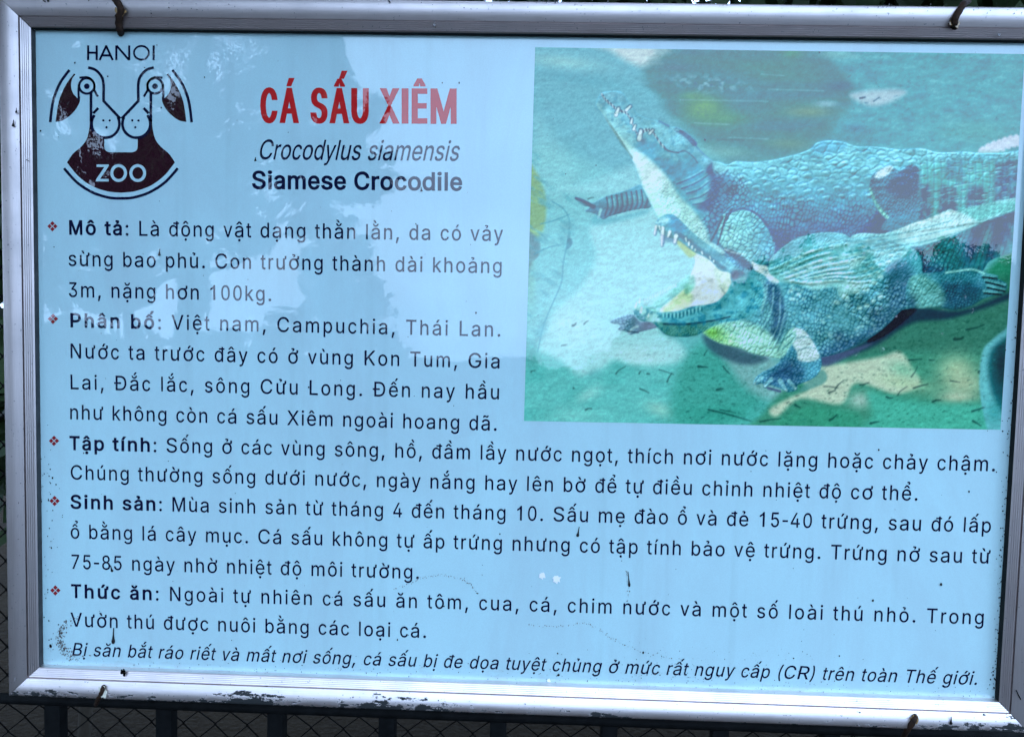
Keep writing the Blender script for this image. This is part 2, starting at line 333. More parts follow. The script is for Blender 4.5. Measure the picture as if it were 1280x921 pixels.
# ---------------------------------------------------------------- lettering
# every letter: code point: (advance, outline, outline, ...), in thousandths of the type size
GLYPHS = {
40:(390,(127,295,131,377,144,463,163,548,188,630,218,706,252,770,337,770,303,693,273,612,249,529,231,448,220,369,216,295,219,230,229,164,245,95,269,23,299,-54,337,-137,252,-137,198,-31,159,78,135,187)),
41:(390,(53,-137,92,-52,123,26,146,98,162,166,171,231,174,295,171,369,160,448,142,529,118,612,88,693,53,770,138,770,172,706,202,630,228,548,247,462,259,377,263,295,255,186,231,76,192,-32,138,-137)),
44:(268,(54,-171,97,101,196,101,121,-171)),
45:(647,(482,349,482,268,163,268,163,349)),
46:(268,(136,-6,111,-2,90,13,76,34,71,59,76,84,90,105,111,119,136,124,161,119,182,105,197,84,202,59,197,34,182,13,161,-2)),
48:(647,(324,-10,249,1,186,34,135,88,98,162,76,254,68,363,76,472,99,564,136,638,186,692,249,726,324,737,399,726,462,692,512,638,549,564,572,472,579,363,572,254,549,162,512,88,462,34,399,1),(324,71,373,79,415,105,448,148,472,205,486,278,491,363,486,449,472,522,448,579,415,622,373,648,324,657,274,648,233,622,200,579,176,522,161,449,156,363,161,278,176,205,200,148,233,105,274,79)),
51:(647,(311,-10,248,-4,190,14,140,43,100,82,74,131,62,188,156,188,164,154,181,124,205,101,236,85,272,75,312,71,355,75,393,87,425,106,450,133,465,166,470,207,466,245,452,280,427,310,393,334,346,349,287,354,224,354,224,427,411,641,411,646,100,646,100,727,532,727,532,658,302,398,302,413,377,412,441,394,492,362,530,318,554,265,562,207,554,147,529,94,491,51,441,18,381,-3)),
52:(647,(57,151,57,226,353,727,444,727,155,237,155,232,590,232,590,151),(403,0,403,173,403,209,403,454,490,454,490,0)),
53:(647,(316,-10,255,-3,200,16,154,46,118,86,95,133,85,186,175,186,182,155,197,127,220,104,248,86,280,75,316,71,358,76,395,92,426,117,449,149,464,188,468,232,463,276,448,316,424,349,393,374,355,390,311,396,275,393,239,384,208,369,183,351,96,361,137,727,524,727,524,646,215,646,191,431,195,431,221,450,254,464,290,474,328,477,376,472,420,459,459,437,493,408,521,372,541,330,554,284,559,233,551,167,527,108,490,59,441,22,383,-2)),
55:(647,(139,0,462,641,462,646,89,646,89,727,558,727,558,641,236,0)),
56:(647,(323,-10,254,-3,194,16,144,47,106,88,82,137,74,193,79,238,93,279,115,315,144,344,179,366,218,378,218,382,170,403,132,440,109,488,101,544,108,596,129,643,163,682,208,712,262,730,323,737,384,730,437,712,482,682,516,643,538,596,545,544,538,489,514,440,477,403,429,382,429,378,467,366,502,344,531,315,554,279,568,238,573,193,565,137,541,88,503,47,453,16,392,-3),(323,70,369,74,407,86,438,105,462,131,476,162,481,198,476,236,461,270,436,297,404,318,366,332,323,336,280,332,242,318,210,297,185,270,170,236,165,198,170,162,184,131,208,105,239,86,278,74),(323,414,360,418,392,429,418,448,439,472,452,502,456,537,452,571,440,600,420,624,393,642,361,654,323,657,286,654,253,642,227,624,207,600,194,571,190,537,194,502,207,472,227,448,254,429,287,418)),
58:(268,(136,-6,111,-2,90,13,76,34,71,59,76,84,90,105,111,119,136,124,161,119,182,105,197,84,202,59,197,34,182,13,161,-2),(136,387,111,392,90,406,76,427,71,452,76,477,90,498,111,512,136,517,161,512,182,498,197,477,202,452,197,427,182,406,161,392)),
65:(686,(23,0,288,727,395,727,662,0,565,0,410,432,377,532,332,684,350,684,304,530,272,432,121,0),(157,203,157,284,528,284,528,203)),
66:(652,(86,0,86,727,344,727,414,721,470,701,513,671,544,632,563,585,569,534,565,492,553,457,534,430,509,409,481,393,450,381,450,375,485,368,519,351,550,325,575,290,592,247,597,195,591,142,572,95,539,56,492,26,430,6,352,0),(178,81,350,81,423,90,471,114,499,150,508,195,503,231,489,263,467,290,437,312,399,325,355,330,178,330),(178,408,340,408,378,412,412,423,440,442,462,466,476,497,480,532,472,576,447,613,404,637,343,646,178,646)),
67:(729,(382,-10,293,2,215,36,149,91,100,165,68,256,58,363,68,470,100,562,149,636,215,691,293,725,382,737,436,733,486,721,533,701,575,673,611,639,640,598,662,551,676,498,584,498,573,533,556,564,536,590,511,612,482,629,451,642,417,649,382,651,319,643,262,618,215,576,179,520,156,449,148,363,156,278,179,207,215,150,263,109,319,84,382,76,417,78,451,86,482,98,511,115,536,137,556,163,573,194,584,229,676,229,662,177,640,130,611,89,575,54,533,27,487,7,436,-6)),
69:(598,(86,0,86,727,532,727,532,646,178,646,178,408,508,408,508,327,178,327,178,81,536,81,536,0)),
71:(744,(384,-10,293,2,213,36,148,91,99,165,68,256,58,363,68,470,99,562,148,636,213,691,291,725,379,737,434,732,486,720,534,699,576,671,612,636,642,595,664,549,678,498,583,498,570,532,553,562,533,588,509,610,481,628,451,641,417,649,379,651,317,643,262,618,215,577,179,520,156,449,148,363,156,278,179,207,215,151,263,109,320,84,384,76,442,82,493,102,535,133,566,176,586,229,593,289,621,284,404,284,404,365,683,365,683,286,673,202,644,130,598,71,538,27,466,-1)),
72:(739,(86,0,86,727,178,727,178,413,561,413,561,727,653,727,653,0,561,0,561,331,178,331,178,0)),
73:(429,(44,0,44,81,169,81,169,646,44,646,44,727,385,727,385,646,261,646,261,81,385,81,385,0)),
75:(667,(149,208,149,309,199,373,249,434,303,492,520,727,641,727,330,394,325,395),(86,0,86,727,178,727,178,478,177,322,178,276,178,0),(532,0,268,370,326,442,641,0)),
76:(562,(86,0,86,727,178,727,178,81,516,81,516,0)),
77:(898,(86,0,86,727,217,727,396,267,411,227,428,175,445,120,460,70,439,70,454,118,472,173,489,226,504,267,681,727,811,727,811,0,721,0,721,416,721,467,722,527,723,590,725,653,733,653,711,585,689,518,668,460,651,416,488,0,409,0,243,416,227,459,207,516,184,583,160,653,170,653,172,595,173,531,174,469,174,416,174,0)),
78:(748,(86,0,86,727,195,727,490,261,518,215,554,152,591,79,579,77,573,155,570,225,570,279,570,727,662,727,662,0,553,0,289,415,253,473,212,545,154,646,170,648,175,548,178,469,179,416,179,0)),
79:(762,(382,-10,293,2,215,36,150,91,100,165,68,256,58,363,68,470,100,562,150,636,215,691,293,725,382,737,470,725,548,691,613,636,663,562,694,470,705,363,694,256,663,165,613,91,548,36,470,2),(382,76,443,84,499,109,547,149,584,206,607,277,615,363,607,449,584,521,547,578,499,618,443,643,382,651,319,643,263,618,216,577,179,521,156,449,148,363,156,277,179,206,216,150,263,109,319,84)),
80:(635,(86,0,86,727,336,727,413,719,475,697,523,661,557,614,577,559,584,497,577,435,557,379,523,332,475,296,413,273,336,265,156,265,156,346,332,346,384,351,424,366,455,389,476,420,488,456,492,497,488,538,476,574,455,604,424,627,383,641,332,646,178,646,178,0)),
82:(642,(86,0,86,727,337,727,414,720,476,698,524,664,558,619,578,565,585,503,578,442,558,388,524,344,476,310,414,289,337,283,138,283,138,364,334,364,385,369,425,381,456,402,477,429,489,463,493,503,489,544,477,578,456,607,425,628,384,642,333,646,178,646,178,0),(505,0,329,327,433,327,611,0)),
83:(638,(320,-13,246,-6,182,13,130,44,91,86,66,137,55,195,149,195,158,157,176,125,204,101,238,84,277,74,320,70,367,74,409,86,444,105,471,131,488,163,494,199,489,231,475,256,452,276,423,292,350,318,263,342,183,372,123,413,96,447,80,487,74,532,82,590,107,640,146,681,197,711,257,730,324,737,392,730,452,711,501,681,539,641,563,594,573,540,482,540,467,589,432,625,382,648,322,655,278,651,239,640,207,622,184,598,169,569,164,537,170,503,187,477,212,456,242,440,303,419,378,399,445,377,480,360,513,340,541,314,564,282,579,244,584,198,576,141,552,91,514,48,462,15,397,-6)),
84:(641,(45,646,45,727,596,727,596,646,367,646,367,0,275,0,275,646)),
85:(739,(370,-12,289,-3,220,22,163,62,121,114,95,177,86,247,86,727,178,727,178,255,183,205,201,162,229,125,267,97,314,80,370,74,426,80,473,97,510,125,538,162,555,205,561,255,561,727,653,727,653,247,645,177,618,114,576,62,519,22,450,-3)),
86:(686,(291,0,23,727,121,727,275,295,308,196,354,44,335,44,382,197,414,295,564,727,662,727,397,0)),
88:(678,(26,0,310,406,310,338,42,727,149,727,254,572,292,516,319,470,348,417,332,417,360,470,388,516,426,572,534,727,638,727,370,342,370,410,651,0,545,0,418,185,384,236,357,279,329,330,349,330,322,281,295,237,260,185,131,0)),
90:(626,(60,0,60,66,391,550,437,615,487,680,497,649,408,646,319,646,58,646,58,727,567,727,567,660,241,184,191,115,139,47,129,78,217,81,306,81,571,81,571,0)),
97:(556,(228,-12,179,-7,135,7,97,31,68,64,50,105,43,154,48,197,62,230,83,256,111,276,143,291,179,301,255,314,334,324,361,329,379,336,390,347,394,364,394,367,391,398,381,424,365,445,343,460,314,470,280,473,244,470,213,461,188,447,168,430,153,411,143,391,59,416,81,460,112,495,149,520,190,536,233,546,277,549,308,548,342,542,376,532,408,515,437,491,461,458,476,414,481,359,481,0,395,0,395,74,389,74,377,55,360,35,337,17,308,1,272,-9),(243,65,288,70,326,84,355,106,376,133,389,164,394,197,394,271,385,265,371,260,331,251,286,245,251,240,192,227,167,215,148,199,135,178,131,150,135,124,146,103,163,87,185,75,213,67)),
98:(606,(328,-12,283,-7,246,5,218,24,197,45,169,84,160,84,160,0,75,0,75,727,162,727,162,456,169,456,196,494,217,515,245,533,281,545,327,549,391,541,447,515,493,474,528,418,550,350,558,270,550,190,529,121,494,65,448,23,392,-3),(315,67,361,74,399,94,430,125,451,167,464,216,469,271,465,325,452,373,430,414,400,445,361,465,315,471,268,465,230,446,200,416,179,376,165,327,161,271,165,214,179,164,201,124,231,93,269,73)),
99:(565,(296,-12,227,-3,167,23,117,66,80,121,57,190,49,268,57,347,80,416,117,472,167,514,227,541,296,549,335,547,372,539,405,526,436,509,463,487,486,460,504,430,517,396,433,374,425,395,415,413,402,430,386,444,367,456,346,464,322,470,296,471,247,464,207,443,177,411,155,369,142,321,138,268,142,216,155,168,177,126,207,94,247,73,296,66,323,68,347,74,368,83,387,94,403,109,417,127,427,146,435,167,519,146,506,111,488,80,465,53,438,30,407,12,373,-1,336,-9)),
100:(606,(279,-12,215,-3,159,23,113,65,78,121,56,190,49,270,56,350,78,418,113,474,160,515,216,541,280,549,325,545,362,533,389,515,411,494,438,456,444,456,444,727,531,727,531,0,447,0,447,84,438,84,410,45,389,24,361,5,325,-7),(292,67,338,73,376,93,406,124,428,164,441,214,445,271,441,327,428,376,407,416,376,446,338,465,292,471,245,465,207,445,177,414,155,373,142,325,138,271,142,216,155,167,177,125,207,94,246,74)),
101:(577,(303,-12,230,-3,167,23,117,65,80,121,56,189,49,267,56,345,79,414,116,471,164,514,224,540,293,549,337,546,380,535,420,515,456,487,487,450,510,403,525,345,530,277,530,242,107,242,107,316,483,316,443,289,438,339,425,384,404,421,375,448,338,466,293,472,248,466,209,448,178,420,156,385,142,345,137,302,137,254,142,198,158,152,183,115,216,88,256,71,303,66,335,68,363,75,387,87,408,104,425,125,437,151,522,130,505,90,479,56,445,28,404,6,356,-7)),
103:(607,(296,-215,240,-211,191,-200,151,-181,118,-157,92,-129,72,-99,145,-58,174,-94,194,-112,221,-126,254,-136,296,-139,356,-131,403,-107,426,-82,440,-49,445,-8,445,98,438,98,410,59,388,39,361,22,324,11,279,7,217,15,161,38,114,76,79,129,56,195,49,273,56,352,79,419,114,474,161,515,217,541,280,549,326,545,362,533,390,515,412,494,440,456,447,456,447,542,532,542,532,-13,524,-77,501,-128,463,-167,415,-194,358,-210),(293,84,339,90,377,107,407,135,429,173,442,220,446,275,442,330,429,377,407,416,377,446,339,465,293,471,246,465,207,445,177,415,155,375,142,328,138,275,142,222,155,175,177,137,208,108,246,90)),
104:(586,(162,324,162,0,75,0,75,727,162,727,162,411,146,411,177,475,217,517,267,541,325,549,377,544,422,527,459,498,487,458,505,407,510,343,510,0,423,0,423,336,415,393,390,435,351,462,300,470,263,466,230,454,202,433,181,404,167,368)),
105:(238,(75,0,75,542,162,542,162,0),(120,633,96,637,77,650,63,668,59,690,63,713,77,732,96,744,120,748,143,744,163,732,176,713,181,690,176,668,163,650,143,637)),
107:(544,(157,195,157,303,172,303,406,542,515,542,263,285,253,285),(75,0,75,727,162,727,162,0),(420,0,211,265,273,327,532,0)),
109:(871,(75,0,75,542,160,542,161,422,154,422,168,462,189,494,216,519,246,537,279,548,313,552,368,543,411,515,441,474,459,421,446,421,460,458,482,490,510,516,544,536,582,548,624,552,669,547,710,531,745,506,773,469,790,422,796,364,796,0,708,0,708,363,700,413,675,447,639,466,598,472,564,468,535,457,511,439,494,415,483,386,479,353,479,0,392,0,392,371,384,412,362,444,327,465,285,472,254,469,225,457,200,439,180,413,167,380,162,340,162,0)),
110:(586,(162,324,162,0,75,0,75,542,160,542,160,411,146,411,177,475,217,517,267,541,325,549,377,544,422,527,459,498,487,458,504,407,510,343,510,0,423,0,423,336,415,393,390,435,351,462,300,470,263,466,230,454,202,433,181,404,167,368)),
111:(593,(296,-12,227,-3,167,23,117,66,80,121,57,190,49,268,57,347,80,416,117,472,167,514,227,541,296,549,366,541,427,514,476,472,514,416,537,347,545,268,537,190,514,121,476,66,427,23,366,-3),(296,66,346,73,386,94,417,126,439,168,452,216,456,268,452,320,439,369,417,411,386,443,346,464,296,471,247,464,207,443,177,411,155,369,142,321,138,268,142,216,155,168,177,126,207,94,247,73)),
112:(606,(75,-204,75,542,160,542,160,456,169,456,196,494,217,515,245,533,281,545,327,549,391,541,447,515,493,474,528,418,550,350,558,270,550,190,529,121,494,65,448,23,392,-3,328,-12,283,-7,247,5,219,24,197,45,169,84,162,84,162,-204),(315,67,361,74,399,94,430,125,451,167,464,216,469,271,465,325,452,373,430,414,400,445,361,465,315,471,268,465,230,446,200,416,179,376,165,327,161,271,165,214,179,164,201,124,231,93,269,73)),
114:(370,(75,0,75,542,160,542,160,459,165,459,186,496,218,525,258,544,304,550,328,549,348,548,348,461,329,464,296,465,260,462,227,450,200,431,180,405,167,374,162,339,162,0)),
115:(522,(260,-12,207,-8,160,5,120,25,88,54,65,91,51,135,134,152,150,113,177,86,214,70,259,65,310,71,349,89,375,116,383,147,378,173,363,194,338,210,303,222,213,243,149,265,103,297,76,339,67,391,73,435,93,474,124,505,164,529,213,544,267,549,319,545,363,532,399,512,427,485,448,452,463,414,383,396,369,425,347,451,314,469,268,475,223,470,187,453,163,427,155,396,161,369,177,348,205,331,245,319,328,299,392,277,438,245,464,203,473,152,467,107,446,67,414,34,371,9,319,-6)),
116:(325,(291,542,291,467,9,467,9,542),(93,673,180,673,180,140,184,109,194,88,214,75,243,71,265,73,288,77,304,2,274,-4,241,-6,178,3,131,30,102,74,93,133)),
117:(586,(261,-7,209,-2,164,15,127,44,99,84,81,136,75,199,75,542,162,542,162,206,171,149,196,107,235,81,286,72,323,76,356,89,384,109,405,138,419,175,423,218,423,542,510,542,510,0,426,0,426,131,439,131,409,67,367,24,318,1)),
118:(556,(232,0,25,542,121,542,236,222,267,124,294,30,263,30,290,124,320,222,436,542,531,542,323,0)),
121:(556,(68,-198,88,-122,102,-125,126,-128,148,-127,168,-120,186,-106,202,-83,215,-51,232,-2,25,542,121,542,236,222,267,124,294,30,263,30,289,124,320,222,436,542,531,542,292,-83,274,-122,252,-153,227,-177,199,-194,167,-204,131,-207,92,-204)),
193:(686,(23,0,288,727,395,727,662,0,565,0,410,432,377,532,332,684,350,684,304,530,272,432,121,0),(157,203,157,284,528,284,528,203),(304,798,372,941,470,941,376,798)),
202:(598,(86,0,86,727,532,727,532,646,178,646,178,408,508,408,508,327,178,327,178,81,536,81,536,0),(241,807,155,807,155,811,270,941,353,941,468,811,468,807,381,807,311,892)),
224:(556,(228,-12,179,-7,135,7,97,31,68,64,50,105,43,154,48,197,62,230,83,256,111,276,143,291,179,301,255,314,334,324,361,329,379,336,390,347,394,364,394,367,391,398,381,424,365,445,343,460,314,470,280,473,244,470,213,461,188,447,168,430,153,411,143,391,59,416,81,460,112,495,149,520,190,536,233,546,277,549,308,548,342,542,376,532,408,515,437,491,461,458,476,414,481,359,481,0,395,0,395,74,389,74,377,55,360,35,337,17,308,1,272,-9),(243,65,288,70,326,84,355,106,376,133,389,164,394,197,394,271,385,265,371,260,331,251,286,245,251,240,192,227,167,215,148,199,135,178,131,150,135,124,146,103,163,87,185,75,213,67),(236,613,142,756,240,756,308,613)),
225:(556,(228,-12,179,-7,135,7,97,31,68,64,50,105,43,154,48,197,62,230,83,256,111,276,143,291,179,301,255,314,334,324,361,329,379,336,390,347,394,364,394,367,391,398,381,424,365,445,343,460,314,470,280,473,244,470,213,461,188,447,168,430,153,411,143,391,59,416,81,460,112,495,149,520,190,536,233,546,277,549,308,548,342,542,376,532,408,515,437,491,461,458,476,414,481,359,481,0,395,0,395,74,389,74,377,55,360,35,337,17,308,1,272,-9),(243,65,288,70,326,84,355,106,376,133,389,164,394,197,394,271,385,265,371,260,331,251,286,245,251,240,192,227,167,215,148,199,135,178,131,150,135,124,146,103,163,87,185,75,213,67),(232,613,300,756,398,756,303,613)),
226:(556,(228,-12,179,-7,135,7,97,31,68,64,50,105,43,154,48,197,62,230,83,256,111,276,143,291,179,301,255,314,334,324,361,329,379,336,390,347,394,364,394,367,391,398,381,424,365,445,343,460,314,470,280,473,244,470,213,461,188,447,168,430,153,411,143,391,59,416,81,460,112,495,149,520,190,536,233,546,277,549,308,548,342,542,376,532,408,515,437,491,461,458,476,414,481,359,481,0,395,0,395,74,389,74,377,55,360,35,337,17,308,1,272,-9),(243,65,288,70,326,84,355,106,376,133,389,164,394,197,394,271,385,265,371,260,331,251,286,245,251,240,192,227,167,215,148,199,135,178,131,150,135,124,146,103,163,87,185,75,213,67),(200,622,114,622,114,626,229,756,312,756,427,626,427,622,340,622,270,707)),
227:(556,(228,-12,179,-7,135,7,97,31,68,64,50,105,43,154,48,197,62,230,83,256,111,276,143,291,179,301,255,314,334,324,361,329,379,336,390,347,394,364,394,367,391,398,381,424,365,445,343,460,314,470,280,473,244,470,213,461,188,447,168,430,153,411,143,391,59,416,81,460,112,495,149,520,190,536,233,546,277,549,308,548,342,542,376,532,408,515,437,491,461,458,476,414,481,359,481,0,395,0,395,74,389,74,377,55,360,35,337,17,308,1,272,-9),(243,65,288,70,326,84,355,106,376,133,389,164,394,197,394,271,385,265,371,260,331,251,286,245,251,240,192,227,167,215,148,199,135,178,131,150,135,124,146,103,163,87,185,75,213,67),(334,638,299,644,266,658,238,672,216,678,205,675,197,666,190,640,129,640,135,680,149,712,173,734,207,741,226,739,242,735,273,720,300,706,325,700,336,702,343,709,349,721,352,739,412,739,406,698,390,666,366,645)),
234:(577,(303,-12,230,-3,167,23,117,65,80,121,56,189,49,267,56,345,79,414,116,471,164,514,224,540,293,549,337,546,380,535,420,515,456,487,487,450,510,403,525,345,530,277,530,242,107,242,107,316,483,316,443,289,438,339,425,384,404,421,375,448,338,466,293,472,248,466,209,448,178,420,156,385,142,345,137,302,137,254,142,198,158,152,183,115,216,88,256,71,303,66,335,68,363,75,387,87,408,104,425,125,437,151,522,130,505,90,479,56,445,28,404,6,356,-7),(221,622,135,622,135,626,250,756,333,756,448,626,448,622,361,622,291,707)),
237:(238,(75,0,75,542,162,542,162,0),(81,613,149,756,247,756,153,613)),
242:(593,(296,-12,227,-3,167,23,117,66,80,121,57,190,49,268,57,347,80,416,117,472,167,514,227,541,296,549,366,541,427,514,476,472,514,416,537,347,545,268,537,190,514,121,476,66,427,23,366,-3),(296,66,346,73,386,94,417,126,439,168,452,216,456,268,452,320,439,369,417,411,386,443,346,464,296,471,247,464,207,443,177,411,155,369,142,321,138,268,142,216,155,168,177,126,207,94,247,73),(262,613,168,756,265,756,334,613)),
243:(593,(296,-12,227,-3,167,23,117,66,80,121,57,190,49,268,57,347,80,416,117,472,167,514,227,541,296,549,366,541,427,514,476,472,514,416,537,347,545,268,537,190,514,121,476,66,427,23,366,-3),(296,66,346,73,386,94,417,126,439,168,452,216,456,268,452,320,439,369,417,411,386,443,346,464,296,471,247,464,207,443,177,411,155,369,142,321,138,268,142,216,155,168,177,126,207,94,247,73),(258,613,326,756,424,756,330,613)),
244:(593,(296,-12,227,-3,167,23,117,66,80,121,57,190,49,268,57,347,80,416,117,472,167,514,227,541,296,549,366,541,427,514,476,472,514,416,537,347,545,268,537,190,514,121,476,66,427,23,366,-3),(296,66,346,73,386,94,417,126,439,168,452,216,456,268,452,320,439,369,417,411,386,443,346,464,296,471,247,464,207,443,177,411,155,369,142,321,138,268,142,216,155,168,177,126,207,94,247,73),(226,622,140,622,140,626,255,756,338,756,453,626,453,622,365,622,296,707)),
249:(586,(261,-7,209,-2,164,15,127,44,99,84,81,136,75,199,75,542,162,542,162,206,171,149,196,107,235,81,286,72,323,76,356,89,384,109,405,138,419,175,423,218,423,542,510,542,510,0,426,0,426,131,439,131,409,67,367,24,318,1),(258,613,164,756,262,756,330,613)),
250:(586,(261,-7,209,-2,164,15,127,44,99,84,81,136,75,199,75,542,162,542,162,206,171,149,196,107,235,81,286,72,323,76,356,89,384,109,405,138,419,175,423,218,423,542,510,542,510,0,426,0,426,131,439,131,409,67,367,24,318,1),(254,613,323,756,420,756,326,613)),
259:(556,(228,-12,179,-7,135,7,97,31,68,64,50,105,43,154,48,197,62,230,83,256,111,276,143,291,179,301,255,314,334,324,361,329,379,336,390,347,394,364,394,367,391,398,381,424,365,445,343,460,314,470,280,473,244,470,213,461,188,447,168,430,153,411,143,391,59,416,81,460,112,495,149,520,190,536,233,546,277,549,308,548,342,542,376,532,408,515,437,491,461,458,476,414,481,359,481,0,395,0,395,74,389,74,377,55,360,35,337,17,308,1,272,-9),(243,65,288,70,326,84,355,106,376,133,389,164,394,197,394,271,385,265,371,260,331,251,286,245,251,240,192,227,167,215,148,199,135,178,131,150,135,124,146,103,163,87,185,75,213,67),(270,619,233,623,199,637,171,659,148,687,134,720,129,756,193,756,199,726,215,702,240,686,270,681,301,686,326,702,342,726,347,756,412,756,407,720,393,687,371,659,342,637,308,623)),
272:(733,(328,0,153,0,153,81,323,81,404,90,470,115,521,157,557,213,579,283,586,365,579,446,557,515,522,571,472,612,409,637,331,646,149,646,149,727,338,727,436,716,519,684,566,650,604,609,635,559,665,470,675,365,665,259,635,170,604,119,564,77,517,44,431,11),(194,727,194,0,101,0,101,727),(10,326,10,401,386,401,386,326)),
273:(606,(279,-12,215,-3,159,23,113,65,78,121,56,190,49,270,56,350,78,418,113,474,160,515,216,541,280,549,325,545,362,533,389,515,411,494,438,456,444,456,444,727,531,727,531,0,447,0,447,84,438,84,410,45,389,24,361,5,325,-7),(292,67,338,73,376,93,406,124,428,164,441,214,445,271,441,327,428,376,407,416,376,446,338,465,292,471,245,465,207,445,177,414,155,373,142,325,138,271,142,216,155,167,177,125,207,94,246,74),(289,600,289,667,604,667,604,600)),
417:(591,(296,492,296,549,337,548,376,546,416,544,460,543,473,547,477,559,477,663,558,663,558,566,553,534,538,510,512,496,475,492,385,492),(296,-12,227,-3,167,23,117,66,80,121,57,190,49,268,57,347,80,416,117,472,167,514,227,541,296,549,366,541,427,514,476,472,514,416,537,347,545,268,537,190,514,121,476,66,427,23,366,-3),(296,66,346,73,386,94,417,126,439,168,452,216,456,268,452,320,439,369,417,411,386,443,346,464,296,471,247,464,207,443,177,411,155,369,142,321,138,268,142,216,155,168,177,126,207,94,247,73)),
432:(617,(460,484,460,542,502,542,514,546,518,559,518,663,596,663,596,566,591,530,576,504,550,489,513,484),(261,-7,209,-2,164,15,127,44,99,84,81,136,75,199,75,542,162,542,162,206,171,149,196,107,235,81,286,72,323,76,356,89,384,109,405,138,419,175,423,218,423,542,510,542,510,0,426,0,426,131,439,131,409,67,367,24,318,1)),
7841:(556,(228,-12,179,-7,135,7,97,31,68,64,50,105,43,154,48,197,62,230,83,256,111,276,143,291,179,301,255,314,334,324,361,329,379,336,390,347,394,364,394,367,391,398,381,424,365,445,343,460,314,470,280,473,244,470,213,461,188,447,168,430,153,411,143,391,59,416,81,460,112,495,149,520,190,536,233,546,277,549,308,548,342,542,376,532,408,515,437,491,461,458,476,414,481,359,481,0,395,0,395,74,389,74,377,55,360,35,337,17,308,1,272,-9),(243,65,288,70,326,84,355,106,376,133,389,164,394,197,394,271,385,265,371,260,331,251,286,245,251,240,192,227,167,215,148,199,135,178,131,150,135,124,146,103,163,87,185,75,213,67),(271,-206,248,-202,229,-190,215,-171,211,-149,215,-126,229,-108,248,-95,271,-91,295,-95,314,-108,328,-126,332,-149,328,-171,314,-190,295,-202)),
7843:(556,(228,-12,179,-7,135,7,97,31,68,64,50,105,43,154,48,197,62,230,83,256,111,276,143,291,179,301,255,314,334,324,361,329,379,336,390,347,394,364,394,367,391,398,381,424,365,445,343,460,314,470,280,473,244,470,213,461,188,447,168,430,153,411,143,391,59,416,81,460,112,495,149,520,190,536,233,546,277,549,308,548,342,542,376,532,408,515,437,491,461,458,476,414,481,359,481,0,395,0,395,74,389,74,377,55,360,35,337,17,308,1,272,-9),(243,65,288,70,326,84,355,106,376,133,389,164,394,197,394,271,385,265,371,260,331,251,286,245,251,240,192,227,167,215,148,199,135,178,131,150,135,124,146,103,163,87,185,75,213,67),(299,613,233,613,268,680,271,689,270,695,265,698,257,699,189,699,189,756,257,756,284,754,306,748,323,739,334,727,340,712,341,694,336,675,325,655)),
7844:(686,(23,0,288,727,395,727,662,0,565,0,410,432,377,532,332,684,350,684,304,530,272,432,121,0),(157,203,157,284,528,284,528,203),(275,793,189,793,189,797,304,928,387,928,502,797,502,793,415,793,345,879),(411,966,480,1101,577,1101,483,966)),
7845:(556,(228,-12,179,-7,135,7,97,31,68,64,50,105,43,154,48,197,62,230,83,256,111,276,143,291,179,301,255,314,334,324,361,329,379,336,390,347,394,364,394,367,391,398,381,424,365,445,343,460,314,470,280,473,244,470,213,461,188,447,168,430,153,411,143,391,59,416,81,460,112,495,149,520,190,536,233,546,277,549,308,548,342,542,376,532,408,515,437,491,461,458,476,414,481,359,481,0,395,0,395,74,389,74,377,55,360,35,337,17,308,1,272,-9),(243,65,288,70,326,84,355,106,376,133,389,164,394,197,394,271,385,265,371,260,331,251,286,245,251,240,192,227,167,215,148,199,135,178,131,150,135,124,146,103,163,87,185,75,213,67),(203,608,117,608,117,612,232,743,315,743,430,612,430,608,343,608,273,694),(339,781,407,916,505,916,410,781)),
7847:(556,(228,-12,179,-7,135,7,97,31,68,64,50,105,43,154,48,197,62,230,83,256,111,276,143,291,179,301,255,314,334,324,361,329,379,336,390,347,394,364,394,367,391,398,381,424,365,445,343,460,314,470,280,473,244,470,213,461,188,447,168,430,153,411,143,391,59,416,81,460,112,495,149,520,190,536,233,546,277,549,308,548,342,542,376,532,408,515,437,491,461,458,476,414,481,359,481,0,395,0,395,74,389,74,377,55,360,35,337,17,308,1,272,-9),(243,65,288,70,326,84,355,106,376,133,389,164,394,197,394,271,385,265,371,260,331,251,286,245,251,240,192,227,167,215,148,199,135,178,131,150,135,124,146,103,163,87,185,75,213,67),(203,608,117,608,117,612,232,743,315,743,430,612,430,608,343,608,273,694),(364,781,269,916,367,916,435,781)),
7853:(556,(228,-12,179,-7,135,7,97,31,68,64,50,105,43,154,48,197,62,230,83,256,111,276,143,291,179,301,255,314,334,324,361,329,379,336,390,347,394,364,394,367,391,398,381,424,365,445,343,460,314,470,280,473,244,470,213,461,188,447,168,430,153,411,143,391,59,416,81,460,112,495,149,520,190,536,233,546,277,549,308,548,342,542,376,532,408,515,437,491,461,458,476,414,481,359,481,0,395,0,395,74,389,74,377,55,360,35,337,17,308,1,272,-9),(243,65,288,70,326,84,355,106,376,133,389,164,394,197,394,271,385,265,371,260,331,251,286,245,251,240,192,227,167,215,148,199,135,178,131,150,135,124,146,103,163,87,185,75,213,67),(200,622,114,622,114,626,229,756,312,756,427,626,427,622,340,622,270,707),(271,-206,248,-202,229,-190,215,-171,211,-149,215,-126,229,-108,248,-95,271,-91,295,-95,314,-108,328,-126,332,-149,328,-171,314,-190,295,-202)),
